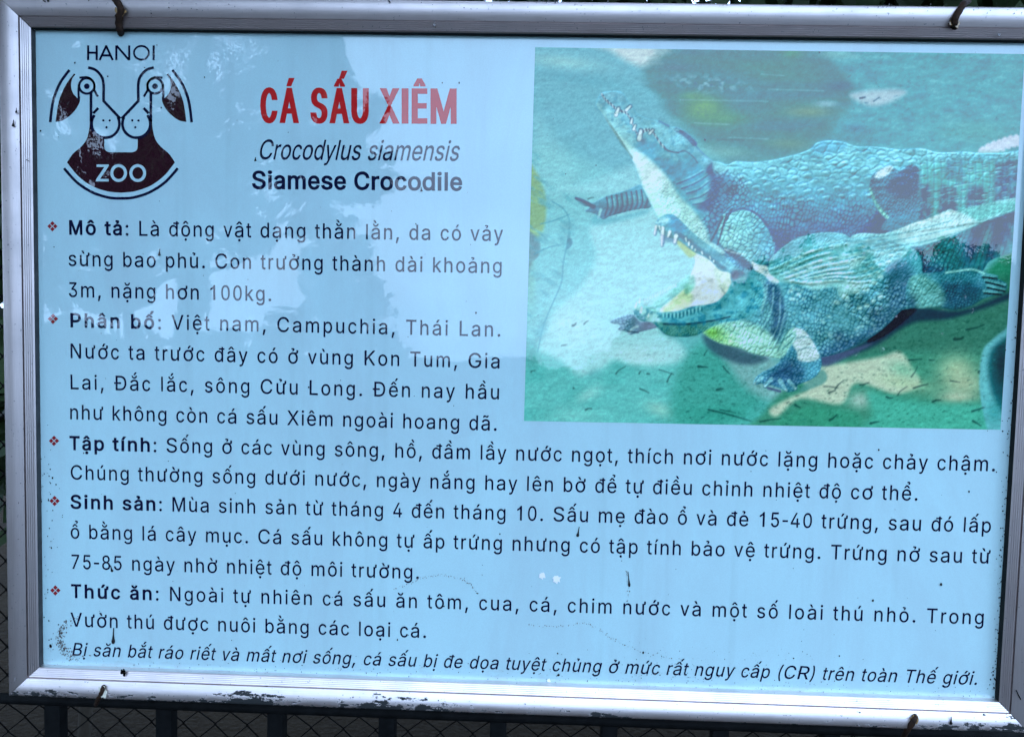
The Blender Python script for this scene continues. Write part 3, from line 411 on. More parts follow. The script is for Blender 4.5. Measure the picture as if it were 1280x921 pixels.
7855:(556,(228,-12,179,-7,135,7,97,31,68,64,50,105,43,154,48,197,62,230,83,256,111,276,143,291,179,301,255,314,334,324,361,329,379,336,390,347,394,364,394,367,391,398,381,424,365,445,343,460,314,470,280,473,244,470,213,461,188,447,168,430,153,411,143,391,59,416,81,460,112,495,149,520,190,536,233,546,277,549,308,548,342,542,376,532,408,515,437,491,461,458,476,414,481,359,481,0,395,0,395,74,389,74,377,55,360,35,337,17,308,1,272,-9),(243,65,288,70,326,84,355,106,376,133,389,164,394,197,394,271,385,265,371,260,331,251,286,245,251,240,192,227,167,215,148,199,135,178,131,150,135,124,146,103,163,87,185,75,213,67),(272,605,235,610,201,623,172,645,150,673,136,706,131,743,195,743,201,713,217,689,242,673,272,667,303,673,328,689,344,713,349,743,414,743,409,706,395,673,373,645,344,624,310,610),(236,781,304,916,402,916,307,781)),
7857:(556,(228,-12,179,-7,135,7,97,31,68,64,50,105,43,154,48,197,62,230,83,256,111,276,143,291,179,301,255,314,334,324,361,329,379,336,390,347,394,364,394,367,391,398,381,424,365,445,343,460,314,470,280,473,244,470,213,461,188,447,168,430,153,411,143,391,59,416,81,460,112,495,149,520,190,536,233,546,277,549,308,548,342,542,376,532,408,515,437,491,461,458,476,414,481,359,481,0,395,0,395,74,389,74,377,55,360,35,337,17,308,1,272,-9),(243,65,288,70,326,84,355,106,376,133,389,164,394,197,394,271,385,265,371,260,331,251,286,245,251,240,192,227,167,215,148,199,135,178,131,150,135,124,146,103,163,87,185,75,213,67),(268,605,230,610,196,624,168,645,146,673,132,706,127,743,191,743,196,713,212,689,237,673,268,667,299,673,323,689,340,713,345,743,409,743,405,706,391,673,368,645,340,623,306,610),(305,781,233,781,139,916,237,916)),
7863:(556,(228,-12,179,-7,135,7,97,31,68,64,50,105,43,154,48,197,62,230,83,256,111,276,143,291,179,301,255,314,334,324,361,329,379,336,390,347,394,364,394,367,391,398,381,424,365,445,343,460,314,470,280,473,244,470,213,461,188,447,168,430,153,411,143,391,59,416,81,460,112,495,149,520,190,536,233,546,277,549,308,548,342,542,376,532,408,515,437,491,461,458,476,414,481,359,481,0,395,0,395,74,389,74,377,55,360,35,337,17,308,1,272,-9),(243,65,288,70,326,84,355,106,376,133,389,164,394,197,394,271,385,265,371,260,331,251,286,245,251,240,192,227,167,215,148,199,135,178,131,150,135,124,146,103,163,87,185,75,213,67),(270,619,233,623,199,637,171,659,148,687,134,720,129,756,193,756,199,726,215,702,240,686,270,681,301,686,326,702,342,726,347,756,412,756,407,720,393,687,371,659,342,637,308,623),(271,-206,248,-202,229,-190,215,-171,211,-149,215,-126,229,-108,248,-95,271,-91,295,-95,314,-108,328,-126,332,-149,328,-171,314,-190,295,-202)),
7865:(577,(303,-12,230,-3,167,23,117,65,80,121,56,189,49,267,56,345,79,414,116,471,164,514,224,540,293,549,337,546,380,535,420,515,456,487,487,450,510,403,525,345,530,277,530,242,107,242,107,316,483,316,443,289,438,339,425,384,404,421,375,448,338,466,293,472,248,466,209,448,178,420,156,385,142,345,137,302,137,254,142,198,158,152,183,115,216,88,256,71,303,66,335,68,363,75,387,87,408,104,425,125,437,151,522,130,505,90,479,56,445,28,404,6,356,-7),(293,-206,270,-202,250,-190,237,-171,232,-149,237,-126,250,-108,270,-95,293,-91,316,-95,336,-108,349,-126,354,-149,349,-171,336,-190,316,-202)),
7867:(577,(303,-12,230,-3,167,23,117,65,80,121,56,189,49,267,56,345,79,414,116,471,164,514,224,540,293,549,337,546,380,535,420,515,456,487,487,450,510,403,525,345,530,277,530,242,107,242,107,316,483,316,443,289,438,339,425,384,404,421,375,448,338,466,293,472,248,466,209,448,178,420,156,385,142,345,137,302,137,254,142,198,158,152,183,115,216,88,256,71,303,66,335,68,363,75,387,87,408,104,425,125,437,151,522,130,505,90,479,56,445,28,404,6,356,-7),(320,613,254,613,289,680,292,689,291,695,286,698,278,699,210,699,210,756,278,756,305,754,327,748,344,739,355,727,361,712,362,694,357,675,346,655)),
7871:(577,(303,-12,230,-3,167,23,117,65,80,121,56,189,49,267,56,345,79,414,116,471,164,514,224,540,293,549,337,546,380,535,420,515,456,487,487,450,510,403,525,345,530,277,530,242,107,242,107,316,483,316,443,289,438,339,425,384,404,421,375,448,338,466,293,472,248,466,209,448,178,420,156,385,142,345,137,302,137,254,142,198,158,152,183,115,216,88,256,71,303,66,335,68,363,75,387,87,408,104,425,125,437,151,522,130,505,90,479,56,445,28,404,6,356,-7),(224,608,138,608,138,612,253,743,336,743,451,612,451,608,364,608,294,694),(360,781,428,916,526,916,431,781)),
7873:(577,(303,-12,230,-3,167,23,117,65,80,121,56,189,49,267,56,345,79,414,116,471,164,514,224,540,293,549,337,546,380,535,420,515,456,487,487,450,510,403,525,345,530,277,530,242,107,242,107,316,483,316,443,289,438,339,425,384,404,421,375,448,338,466,293,472,248,466,209,448,178,420,156,385,142,345,137,302,137,254,142,198,158,152,183,115,216,88,256,71,303,66,335,68,363,75,387,87,408,104,425,125,437,151,522,130,505,90,479,56,445,28,404,6,356,-7),(224,608,138,608,138,612,253,743,336,743,451,612,451,608,364,608,294,694),(384,781,290,916,388,916,456,781)),
7875:(577,(303,-12,230,-3,167,23,117,65,80,121,56,189,49,267,56,345,79,414,116,471,164,514,224,540,293,549,337,546,380,535,420,515,456,487,487,450,510,403,525,345,530,277,530,242,107,242,107,316,483,316,443,289,438,339,425,384,404,421,375,448,338,466,293,472,248,466,209,448,178,420,156,385,142,345,137,302,137,254,142,198,158,152,183,115,216,88,256,71,303,66,335,68,363,75,387,87,408,104,425,125,437,151,522,130,505,90,479,56,445,28,404,6,356,-7),(224,608,138,608,138,612,253,743,336,743,451,612,451,608,364,608,294,694),(424,781,358,781,388,839,392,848,391,854,378,858,310,858,310,916,378,916,413,912,440,902,456,885,463,865,460,841,446,814)),
7879:(577,(303,-12,230,-3,167,23,117,65,80,121,56,189,49,267,56,345,79,414,116,471,164,514,224,540,293,549,337,546,380,535,420,515,456,487,487,450,510,403,525,345,530,277,530,242,107,242,107,316,483,316,443,289,438,339,425,384,404,421,375,448,338,466,293,472,248,466,209,448,178,420,156,385,142,345,137,302,137,254,142,198,158,152,183,115,216,88,256,71,303,66,335,68,363,75,387,87,408,104,425,125,437,151,522,130,505,90,479,56,445,28,404,6,356,-7),(221,622,135,622,135,626,250,756,333,756,448,626,448,622,361,622,291,707),(293,-206,270,-202,250,-190,237,-171,232,-149,237,-126,250,-108,270,-95,293,-91,316,-95,336,-108,349,-126,354,-149,349,-171,336,-190,316,-202)),
7881:(238,(75,0,75,542,162,542,162,0),(148,613,82,613,117,680,120,689,119,695,114,698,106,699,39,699,39,756,106,756,134,754,155,748,172,739,183,727,189,712,190,694,185,675,175,655)),
7883:(238,(75,0,75,542,162,542,162,0),(120,633,96,637,77,650,63,668,59,690,63,713,77,732,96,744,120,748,143,744,163,732,176,713,181,690,176,668,163,650,143,637),(121,-206,97,-202,78,-190,64,-171,60,-149,64,-126,78,-108,97,-95,121,-91,144,-95,164,-108,177,-126,182,-149,177,-171,164,-190,144,-202)),
7885:(593,(296,-12,227,-3,167,23,117,66,80,121,57,190,49,268,57,347,80,416,117,472,167,514,227,541,296,549,366,541,427,514,476,472,514,416,537,347,545,268,537,190,514,121,476,66,427,23,366,-3),(296,66,346,73,386,94,417,126,439,168,452,216,456,268,452,320,439,369,417,411,386,443,346,464,296,471,247,464,207,443,177,411,155,369,142,321,138,268,142,216,155,168,177,126,207,94,247,73),(298,-206,275,-202,255,-190,242,-171,237,-149,242,-126,255,-108,275,-95,298,-91,321,-95,341,-108,354,-126,359,-149,354,-171,341,-190,321,-202)),
7887:(593,(296,-12,227,-3,167,23,117,66,80,121,57,190,49,268,57,347,80,416,117,472,167,514,227,541,296,549,366,541,427,514,476,472,514,416,537,347,545,268,537,190,514,121,476,66,427,23,366,-3),(296,66,346,73,386,94,417,126,439,168,452,216,456,268,452,320,439,369,417,411,386,443,346,464,296,471,247,464,207,443,177,411,155,369,142,321,138,268,142,216,155,168,177,126,207,94,247,73),(325,613,260,613,294,680,297,689,296,695,292,698,283,699,216,699,216,756,283,756,311,754,333,748,349,739,361,727,367,712,367,694,362,675,352,655)),
7889:(593,(296,-12,227,-3,167,23,117,66,80,121,57,190,49,268,57,347,80,416,117,472,167,514,227,541,296,549,366,541,427,514,476,472,514,416,537,347,545,268,537,190,514,121,476,66,427,23,366,-3),(296,66,346,73,386,94,417,126,439,168,452,216,456,268,452,320,439,369,417,411,386,443,346,464,296,471,247,464,207,443,177,411,155,369,142,321,138,268,142,216,155,168,177,126,207,94,247,73),(229,608,143,608,143,612,258,743,341,743,456,612,456,608,368,608,299,694),(365,781,433,916,531,916,436,781)),
7891:(593,(296,-12,227,-3,167,23,117,66,80,121,57,190,49,268,57,347,80,416,117,472,167,514,227,541,296,549,366,541,427,514,476,472,514,416,537,347,545,268,537,190,514,121,476,66,427,23,366,-3),(296,66,346,73,386,94,417,126,439,168,452,216,456,268,452,320,439,369,417,411,386,443,346,464,296,471,247,464,207,443,177,411,155,369,142,321,138,268,142,216,155,168,177,126,207,94,247,73),(229,608,143,608,143,612,258,743,341,743,456,612,456,608,368,608,299,694),(389,781,295,916,393,916,461,781)),
7893:(593,(296,-12,227,-3,167,23,117,66,80,121,57,190,49,268,57,347,80,416,117,472,167,514,227,541,296,549,366,541,427,514,476,472,514,416,537,347,545,268,537,190,514,121,476,66,427,23,366,-3),(296,66,346,73,386,94,417,126,439,168,452,216,456,268,452,320,439,369,417,411,386,443,346,464,296,471,247,464,207,443,177,411,155,369,142,321,138,268,142,216,155,168,177,126,207,94,247,73),(229,608,143,608,143,612,258,743,341,743,456,612,456,608,368,608,299,694),(429,781,363,781,393,839,396,848,395,854,383,858,315,858,315,916,383,916,418,912,444,902,461,885,468,865,465,841,451,814)),
7897:(593,(296,-12,227,-3,167,23,117,66,80,121,57,190,49,268,57,347,80,416,117,472,167,514,227,541,296,549,366,541,427,514,476,472,514,416,537,347,545,268,537,190,514,121,476,66,427,23,366,-3),(296,66,346,73,386,94,417,126,439,168,452,216,456,268,452,320,439,369,417,411,386,443,346,464,296,471,247,464,207,443,177,411,155,369,142,321,138,268,142,216,155,168,177,126,207,94,247,73),(226,622,140,622,140,626,255,756,338,756,453,626,453,622,365,622,296,707),(298,-206,275,-202,255,-190,242,-171,237,-149,242,-126,255,-108,275,-95,298,-91,321,-95,341,-108,354,-126,359,-149,354,-171,341,-190,321,-202)),
7899:(591,(296,492,296,549,337,548,376,546,416,544,460,543,473,547,477,559,477,663,558,663,558,566,553,534,538,510,512,496,475,492,385,492),(296,-12,227,-3,167,23,117,66,80,121,57,190,49,268,57,347,80,416,117,472,167,514,227,541,296,549,366,541,427,514,476,472,514,416,537,347,545,268,537,190,514,121,476,66,427,23,366,-3),(296,66,346,73,386,94,417,126,439,168,452,216,456,268,452,320,439,369,417,411,386,443,346,464,296,471,247,464,207,443,177,411,155,369,142,321,138,268,142,216,155,168,177,126,207,94,247,73),(258,613,326,756,424,756,330,613)),
7901:(591,(296,492,296,549,337,548,376,546,416,544,460,543,473,547,477,559,477,663,558,663,558,566,553,534,538,510,512,496,475,492,385,492),(296,-12,227,-3,167,23,117,66,80,121,57,190,49,268,57,347,80,416,117,472,167,514,227,541,296,549,366,541,427,514,476,472,514,416,537,347,545,268,537,190,514,121,476,66,427,23,366,-3),(296,66,346,73,386,94,417,126,439,168,452,216,456,268,452,320,439,369,417,411,386,443,346,464,296,471,247,464,207,443,177,411,155,369,142,321,138,268,142,216,155,168,177,126,207,94,247,73),(262,613,168,756,265,756,334,613)),
7903:(591,(296,492,296,549,337,548,376,546,416,544,460,543,473,547,477,559,477,663,558,663,558,566,553,534,538,510,512,496,475,492,385,492),(296,-12,227,-3,167,23,117,66,80,121,57,190,49,268,57,347,80,416,117,472,167,514,227,541,296,549,366,541,427,514,476,472,514,416,537,347,545,268,537,190,514,121,476,66,427,23,366,-3),(296,66,346,73,386,94,417,126,439,168,452,216,456,268,452,320,439,369,417,411,386,443,346,464,296,471,247,464,207,443,177,411,155,369,142,321,138,268,142,216,155,168,177,126,207,94,247,73),(325,613,260,613,294,680,297,689,296,695,292,698,283,699,216,699,216,756,283,756,311,754,333,748,349,739,361,727,367,712,367,694,362,675,352,655)),
7907:(591,(296,492,296,549,337,548,376,546,416,544,460,543,473,547,477,559,477,663,558,663,558,566,553,534,538,510,512,496,475,492,385,492),(296,-12,227,-3,167,23,117,66,80,121,57,190,49,268,57,347,80,416,117,472,167,514,227,541,296,549,366,541,427,514,476,472,514,416,537,347,545,268,537,190,514,121,476,66,427,23,366,-3),(296,66,346,73,386,94,417,126,439,168,452,216,456,268,452,320,439,369,417,411,386,443,346,464,296,471,247,464,207,443,177,411,155,369,142,321,138,268,142,216,155,168,177,126,207,94,247,73),(298,-206,275,-202,255,-190,242,-171,237,-149,242,-126,255,-108,275,-95,298,-91,321,-95,341,-108,354,-126,359,-149,354,-171,341,-190,321,-202)),
7909:(586,(261,-7,209,-2,164,15,127,44,99,84,81,136,75,199,75,542,162,542,162,206,171,149,196,107,235,81,286,72,323,76,356,89,384,109,405,138,419,175,423,218,423,542,510,542,510,0,426,0,426,131,439,131,409,67,367,24,318,1),(295,-206,272,-202,252,-190,239,-171,234,-149,239,-126,252,-108,272,-95,295,-91,318,-95,338,-108,351,-126,356,-149,351,-171,338,-190,318,-202)),
7911:(586,(261,-7,209,-2,164,15,127,44,99,84,81,136,75,199,75,542,162,542,162,206,171,149,196,107,235,81,286,72,323,76,356,89,384,109,405,138,419,175,423,218,423,542,510,542,510,0,426,0,426,131,439,131,409,67,367,24,318,1),(322,613,256,613,290,680,294,689,293,695,288,698,280,699,212,699,212,756,280,756,307,754,329,748,345,739,357,727,363,712,363,694,358,675,348,655)),
7913:(617,(460,484,460,542,502,542,514,546,518,559,518,663,596,663,596,566,591,530,576,504,550,489,513,484),(261,-7,209,-2,164,15,127,44,99,84,81,136,75,199,75,542,162,542,162,206,171,149,196,107,235,81,286,72,323,76,356,89,384,109,405,138,419,175,423,218,423,542,510,542,510,0,426,0,426,131,439,131,409,67,367,24,318,1),(254,613,323,756,420,756,326,613)),
7915:(617,(460,484,460,542,502,542,514,546,518,559,518,663,596,663,596,566,591,530,576,504,550,489,513,484),(261,-7,209,-2,164,15,127,44,99,84,81,136,75,199,75,542,162,542,162,206,171,149,196,107,235,81,286,72,323,76,356,89,384,109,405,138,419,175,423,218,423,542,510,542,510,0,426,0,426,131,439,131,409,67,367,24,318,1),(258,613,164,756,262,756,330,613)),
7917:(617,(460,484,460,542,502,542,514,546,518,559,518,663,596,663,596,566,591,530,576,504,550,489,513,484),(261,-7,209,-2,164,15,127,44,99,84,81,136,75,199,75,542,162,542,162,206,171,149,196,107,235,81,286,72,323,76,356,89,384,109,405,138,419,175,423,218,423,542,510,542,510,0,426,0,426,131,439,131,409,67,367,24,318,1),(322,613,256,613,290,680,294,689,293,695,288,698,280,699,212,699,212,756,280,756,307,754,329,748,345,739,357,727,363,712,363,694,358,675,348,655)),
7921:(617,(460,484,460,542,502,542,514,546,518,559,518,663,596,663,596,566,591,530,576,504,550,489,513,484),(261,-7,209,-2,164,15,127,44,99,84,81,136,75,199,75,542,162,542,162,206,171,149,196,107,235,81,286,72,323,76,356,89,384,109,405,138,419,175,423,218,423,542,510,542,510,0,426,0,426,131,439,131,409,67,367,24,318,1),(295,-206,272,-202,252,-190,239,-171,234,-149,239,-126,252,-108,272,-95,295,-91,318,-95,338,-108,351,-126,356,-149,351,-171,338,-190,318,-202))}
def load_glyphs():
    G = {chr(k): (v[0] / 1000, [np.array(c, float).reshape(-1, 2) / 1000 for c in v[1:]]) for k, v in GLYPHS.items()}
    bar = lambda x0, x1: np.array([(x0, 0), (x0, .727), (x1, .727), (x1, 0)])
    G['I'] = (.27, [bar(.09, .18)]); G['l'] = (.242, [bar(.078, .164)])
    G['1'] = (.55, [np.array([(.27, 0), (.36, 0), (.36, .727), (.295, .727), (.25, .66), (.19, .605), (.115, .565), (.115, .485), (.20, .52), (.27, .57)])[::-1]])
    return G
GL = load_glyphs()
AW = dict(zip('abcdefghijklmnopqrstuvwxyz', (556, 556, 500, 556, 556, 278, 556, 556, 222, 222, 500, 222, 833, 556, 556, 556, 556, 333, 500, 278, 556, 500, 722, 500, 500, 500)))
AW.update(zip('ABCDEFGHIKLMNOPRSTUVX', (667, 667, 722, 722, 667, 611, 778, 722, 278, 667, 556, 833, 722, 778, 667, 722, 667, 611, 722, 667, 667)))
AB = dict(AW); AB.update(dict(b=611, c=556, d=611, f=333, g=611, h=611, i=278, k=556, l=278, m=889, n=611, o=611, p=611, r=389, s=556, t=333, u=611, v=556, y=556, A=722, B=722, K=722, L=611))
for d_ in (AW, AB): d_.update({' ': 278, '.': 278, ',': 278, ':': 278, '-': 333, '(': 333, ')': 333}); d_.update({k: 556 for k in '0123456789'})
def base(ch): return {'đ': 'd', 'Đ': 'D', 'ư': 'u', 'ơ': 'o'}.get(unicodedata.normalize('NFD', ch)[0], unicodedata.normalize('NFD', ch)[0])
def is_horn(ch): d = unicodedata.normalize('NFD', ch); return '\u031b' in d
def advance(ch, bold=False): return ((AB if bold else AW)[base(ch)] + (45 if is_horn(ch) else 0)) / 1000
def grow(cs, ox, oy):
    """push outlines outwards along their normals (makes a heavier cut of the letter)"""
    out = []
    for c in cs:
        e0 = c - np.roll(c, 1, 0); e1 = np.roll(c, -1, 0) - c
        e0 /= np.linalg.norm(e0, axis=1)[:, None] + 1e-9; e1 /= np.linalg.norm(e1, axis=1)[:, None] + 1e-9
        n0 = np.c_[e0[:, 1], -e0[:, 0]]; n1 = np.c_[e1[:, 1], -e1[:, 0]]
        m = (n0 + n1) / np.maximum(.55, 1 + (n0 * n1).sum(1))[:, None]
        out.append(c + GS * m * np.array((ox, oy)))
    return out
_c = GL['L'][1][0]; GS = 1.0 if np.sum(_c[:, 0] * np.roll(_c[:, 1], -1) - _c[:, 1] * np.roll(_c[:, 0], -1)) > 0 else -1.0
_cache = {}
def glyph(ch, bold):
    k = (ch, bold)
    if k not in _cache:
        adv, cs = GL[ch]; a = advance(ch, bold); sx = a / adv
        if base(ch) in '-().,:1Il0345789': sx = min(max(sx, .86), 1.06)
        x0 = (a - adv * sx) / 2
        cs = [c * np.array((sx, 1.06)) + np.array((x0, 0)) for c in cs]
        o = .027 if bold else .007
        if bold: cs = [c * np.array((1 - .03, 1)) + np.array((.015 * a, 0)) for c in cs]
        cs = grow(cs, o, o)
        if bold: cs = [c * np.array((1, 1 - 2 * o / .79)) + np.array((0, o * .9)) for c in cs]
        _cache[k] = fill(cs)
    return _cache[k]
def text_line(arts, s, p0, p1, em, squeeze=1.0, slant=0.0, bold=None):
    """set a line between two spots of the photograph; *bold* runs go to arts[1], the rest to arts[0]"""
    A, B = uv([p0, p1]); L = np.linalg.norm(B - A); d = (B - A) / L; n = np.array((-d[1], d[0]))
    runs = []; b = bool(bold)
    for ch in s:
        if ch == '*': b = not b; continue
        runs.append((ch, b))
    adv = [advance(c, b) * em * squeeze for c, b in runs]
    pad = .07 * em * squeeze
    tr = (L + 2 * pad - sum(adv)) / (len(runs) - 1)
    x = -pad
    for (ch, b), a in zip(runs, adv):
        if ch != ' ':
            v, t = glyph(ch, b)
            if len(t):
                q = v * em; qx = q[:, 0] * squeeze + q[:, 1] * slant + x
                arts[1 if b and len(arts) > 1 else 0].tri(A + qx[:, None] * d + q[:, 1:2] * n, t)
        x += a + tr
INK = ink_mat('dark navy ink', (.0055, .0075, .036)); MAROON = ink_mat('maroon ink', (.030, .0085, .014)); RED = ink_mat('red ink', (.56, .018, .020)); BULLET = ink_mat('brick red ink', (.30, .022, .028))
EM = .0181
PARAS = [
    ('first', (65.6, 283), [('*Mô tả*: Là động vật dạng thằn lằn, da có vảy', (86.8, 293.6), (627.3, 301.4)), ('sừng bao phủ. Con trưởng thành dài khoảng', (86.5, 332.4), (626.8, 341.6)), ('3m, nặng hơn 100kg.', (86.8, 371.2), (339, 376.4))]),
    ('second', (66.2, 398.5), [('*Phân bố*: Việt nam, Campuchia, Thái Lan.', (88.2, 409.2), (625.3, 420.7)), ('Nước ta trước đây có ở vùng Kon Tum, Gia', (88.2, 447.6), (624.3, 460.4)), ('Lai, Đắc lắc, sông Cửu Long. Đến nay hầu', (88.2, 486.3), (623.6, 499)), ('như không còn cá sấu Xiêm ngoài hoang dã.', (88, 523.7), (620.6, 538.1))]),
    ('third', (67.6, 550.8), [('*Tập tính*: Sống ở các vùng sông, hồ, đầm lầy nước ngọt, thích nơi nước lặng hoặc chảy chậm.', (88, 562.4), (1243.3, 588.8)), ('Chúng thường sống dưới nước, ngày nắng hay lên bờ để tự điều chỉnh nhiệt độ cơ thể.', (89, 598.9), (1146.6, 625.4))]),
    ('fourth', (68.3, 625.8), [('*Sinh sản*: Mùa sinh sản từ tháng 4 đến tháng 10. Sấu mẹ đào ổ và đẻ 15-40 trứng, sau đó lấp', (89, 635.6), (1237.5, 665.3)), ('ổ bằng lá cây mục. Cá sấu không tự ấp trứng nhưng có tập tính bảo vệ trứng. Trứng nở sau từ', (89.2, 672.6), (1236, 704)), ('75-85 ngày nhờ nhiệt độ môi trường.', (89.6, 710.4), (523.5, 723.2))]),
    ('fifth', (69.3, 737.5), [('*Thức ăn*: Ngoài tự nhiên cá sấu ăn tôm, cua, cá, chim nước và một số loài thú nhỏ. Trong', (90, 747), (1229, 780)), ('Vườn thú được nuôi bằng các loại cá.', (89.6, 782.6), (532.3, 796.8))]),
]
for word, (bx, by), lines in PARAS:
    body, head = Art(), Art()
    for s, p0, p1 in lines: text_line((body, head), s, p0, p1, EM)
    o = body.build('paragraph', INK, sign); h = head.build('heading', INK, o)
    bl = Art()
    for dx, dy in ((0, -3.55), (3.55, 0), (0, 3.55), (-3.55, 0)): bl.add([[(bx + dx, by + dy - 2.95), (bx + dx + 2.95, by + dy), (bx + dx, by + dy + 2.95), (bx + dx - 2.95, by + dy)]])
    bo = bl.build('bullet', BULLET, o)
foot = Art(); text_line((foot,), 'Bị săn bắt ráo riết và mất nơi sống, cá sấu bị đe dọa tuyệt chủng ở mức rất nguy cấp (CR) trên toàn Thế giới.', (90, 818.8), (1220.6, 855.4), .0166, 1.0, .21)
foot.build('footnote', INK, sign)
lat = Art(); text_line((lat,), 'Crocodylus siamensis', (323.4, 199.3), (571.4, 201.2), .0236, .82, .21); lat.build('latin_name', INK, sign)
eng = Art(); text_line((eng,), 'Siamese Crocodile', (316, 236.5), (576.3, 238.8), .0222, 1.0, 0, True); eng.build('english_name', INK, sign)
ttl = Art()                                          # the tall condensed title, letter by letter
zx = lambda v: 310 + v / 4.571
for ch, a, b in (('C', 70, 168), ('Á', 182, 290), ('S', 357, 455), ('Ấ', 467, 577), ('U', 590, 690), ('X', 755, 862), ('I', 878, 917), ('Ê', 935, 1025), ('M', 1043, 1192)):
    A, B = uv([(zx(a), 154.0 + (zx(a) - 325) / 245 * 1.2), (zx(b), 154.0 + (zx(b) - 325) / 245 * 1.2)]); T0 = uv([(zx(a), 110 + (zx(a) - 325) / 245 * 1.0)])[0]
    cap = np.linalg.norm(T0 - A); wd = (B - A)[0] / cap
    cs = GL[ch][1]; bcs = GL[base(ch)][1]
    lo = min(c[:, 0].min() for c in bcs); hi = max(c[:, 0].max() for c in bcs)
    ox, oy = (.054, .026) if ch not in 'IX' else (.05, .015)
    if ch == 'I': ox = 0; oy = 0
    if ch == 'X': ox = .060
    if ch in 'ÁẤ': ox = .046
    if ch == 'M': ox = .044
    k = (wd - 2 * ox) / ((hi - lo) / .727)
    cs = [np.c_[(c[:, 0] - lo) / .727 * k + ox, c[:, 1] / .727] for c in cs]
    cs = grow(cs, ox, oy); cs = [np.c_[c[:, 0], (c[:, 1] + oy) / (1 + 2 * oy)] for c in cs]
    v, t = fill(cs); ttl.tri(A + v[:, :1] * cap * (B - A) / np.linalg.norm(B - A) + v[:, 1:] * (T0 - A), t)
o = ttl.build('title', RED, sign)

# ---------------------------------------------------------------- emblem: two birds' heads making a lion's face
XC = 151.3
mir = lambda c: np.c_[2 * XC - np.asarray(c, float)[:, 0], np.asarray(c, float)[:, 1]]
sh, ln = Art(), Art()
def both(A_, c): A_.add([c]); A_.add([mir(c)])
both(ln, stroke(smooth([(86.9, 87.9), (75, 104.7), (66.6, 126.5), (62.9, 153)]), 3.35))
outer = np.concatenate([smooth([(92.6, 92.2), (81.5, 108), (73.5, 127.5), (69.6, 152.6)]), smooth([(69.6, 152.6), (78.2, 150.9), (86.9, 145.2), (94.5, 137.3), (99.3, 128.6), (100.3, 120.8)])[1:],
                        smooth([(97.2, 123.4), (91.6, 117.2), (88.9, 108.6), (90.2, 99.3), (94.4, 93.6)])])
both(sh, outer)
def ring_art(A_, x, y, r0, r1):
    for f_ in (lambda c: c, mir): A_.holes(f_(ring(x, y, r1)), [f_(ring(x, y, r0))])
ring_art(ln, 108.6, 107.8, 8.1, 11.0)
both(ln, stroke(smooth([(99.4, 97.6), (104, 97.1), (109, 97.0), (114.5, 99.6), (118.1, 105.5), (118.0, 113.6)]), 2.6)); both(ln, stroke([(117.6, 112.6), (122.7, 121.2)], 2.8))
both(ln, stroke(smooth([(98.7, 106), (98.3, 114), (98.5, 125)]), 2.6)); both(ln, ring(108.7, 108.2, 3.5, 20))
both(ln, stroke([(113.9, 116.5), (113.9, 152)], 3.4))
both(ln, stroke(np.concatenate([smooth([(110.3, 84.8), (119.5, 87.9), (127, 96), (129.6, 105.8), (129.6, 120)]), [(129.6, 126.6), (150.5, 148.6)]]), 3.35))
both(ln, stroke([(123.0, 135.5), (116.6, 142.0)], 3.35))
both(ln, stroke([(132 + 17.4 * math.cos(a), 155 + 17.4 * math.sin(a)) for a in np.linspace(R(-142), R(-388), 40)], 3.35))
for x, y in ((129.3, 150.9), (137.2, 150.9), (133.3, 159.4)): both(ln, ring(x, y, 1.45, 14))
left = np.concatenate([smooth([(112.4, 150), (111.8, 160.6), (108.5, 173.9), (101.9, 183.2), (91.2, 192.5), (83.9, 203.1)]), smooth([(83.9, 203.1), (96.6, 219), (113.8, 232), (133.7, 239.2), (XC, 241)])[1:]])
inner = np.concatenate([[(XC, 190.6), (137.5, 190.6)], smooth([(137.5, 190.6), (133.2, 189.2), (131, 186.6), (130.4, 182)])[1:], [(130.4, 174.0)],
                        [(132 + 17.0 * math.cos(a), 155 + 17.0 * math.sin(a)) for a in np.linspace(R(95), R(195), 20)]])
half = np.concatenate([left, inner]); Z = lambda v: 70 + v / 7.53; ZY = lambda v: 150 + v / 7.53
full = np.concatenate([left, mir(left)[::-1][1:], mir(inner)[::-1], inner[1:]])
zoo = [[(Z(383), ZY(420)), (Z(497), ZY(420)), (Z(497), ZY(436)), (Z(416), ZY(556)), (Z(497), ZY(556)), (Z(497), ZY(580)), (Z(375), ZY(580)), (Z(375), ZY(564)), (Z(456), ZY(444)), (Z(383), ZY(444))]]
for x in (590, 770): zoo.append(ring(Z(x), ZY(501), 79 / 7.53, 40, 84 / 7.53))
v, t = fill([ccw(full)] + [ccw(c)[::-1] for c in zoo]); sh.tri(uv(v), t)
for x in (590, 770): sh.add([ring(Z(x), ZY(501), 50 / 7.53, 40, 56 / 7.53)])
both(ln, stroke(smooth([(80.2, 210.6), (96.6, 228.4), (116.5, 241), (136.4, 247.2), (XC, 248.2)], 8), 3.35))
han = Art(); hx = lambda v: v / 3.544
Hs = lambda pts: han.add([stroke([(hx(a), hx(b)) for a, b in pts], 2.65)])
Hs([(391, 203), (391, 268)]); Hs([(429, 203), (429, 268)]); Hs([(391, 235), (429, 235)])
Hs([(442, 268), (472, 203.5)]); Hs([(470, 203.5), (500, 268)]); Hs([(452, 247), (490, 247)])
Hs([(516, 203), (516, 268)]); Hs([(517, 204), (572, 267)]); Hs([(573, 203), (573, 268)])
han.holes(ring(hx(627), hx(235.5), hx(37), 40, hx(34.5)), [ring(hx(627), hx(235.5), hx(28.5), 40, hx(26))]); Hs([(681, 203), (681, 268)])
em_o = sh.build('emblem', MAROON, sign)
for a_, nm, mt in ((ln, 'emblem_outline', INK), (han, 'emblem_lettering', INK)):
    a_.build(nm, mt, em_o, 2)

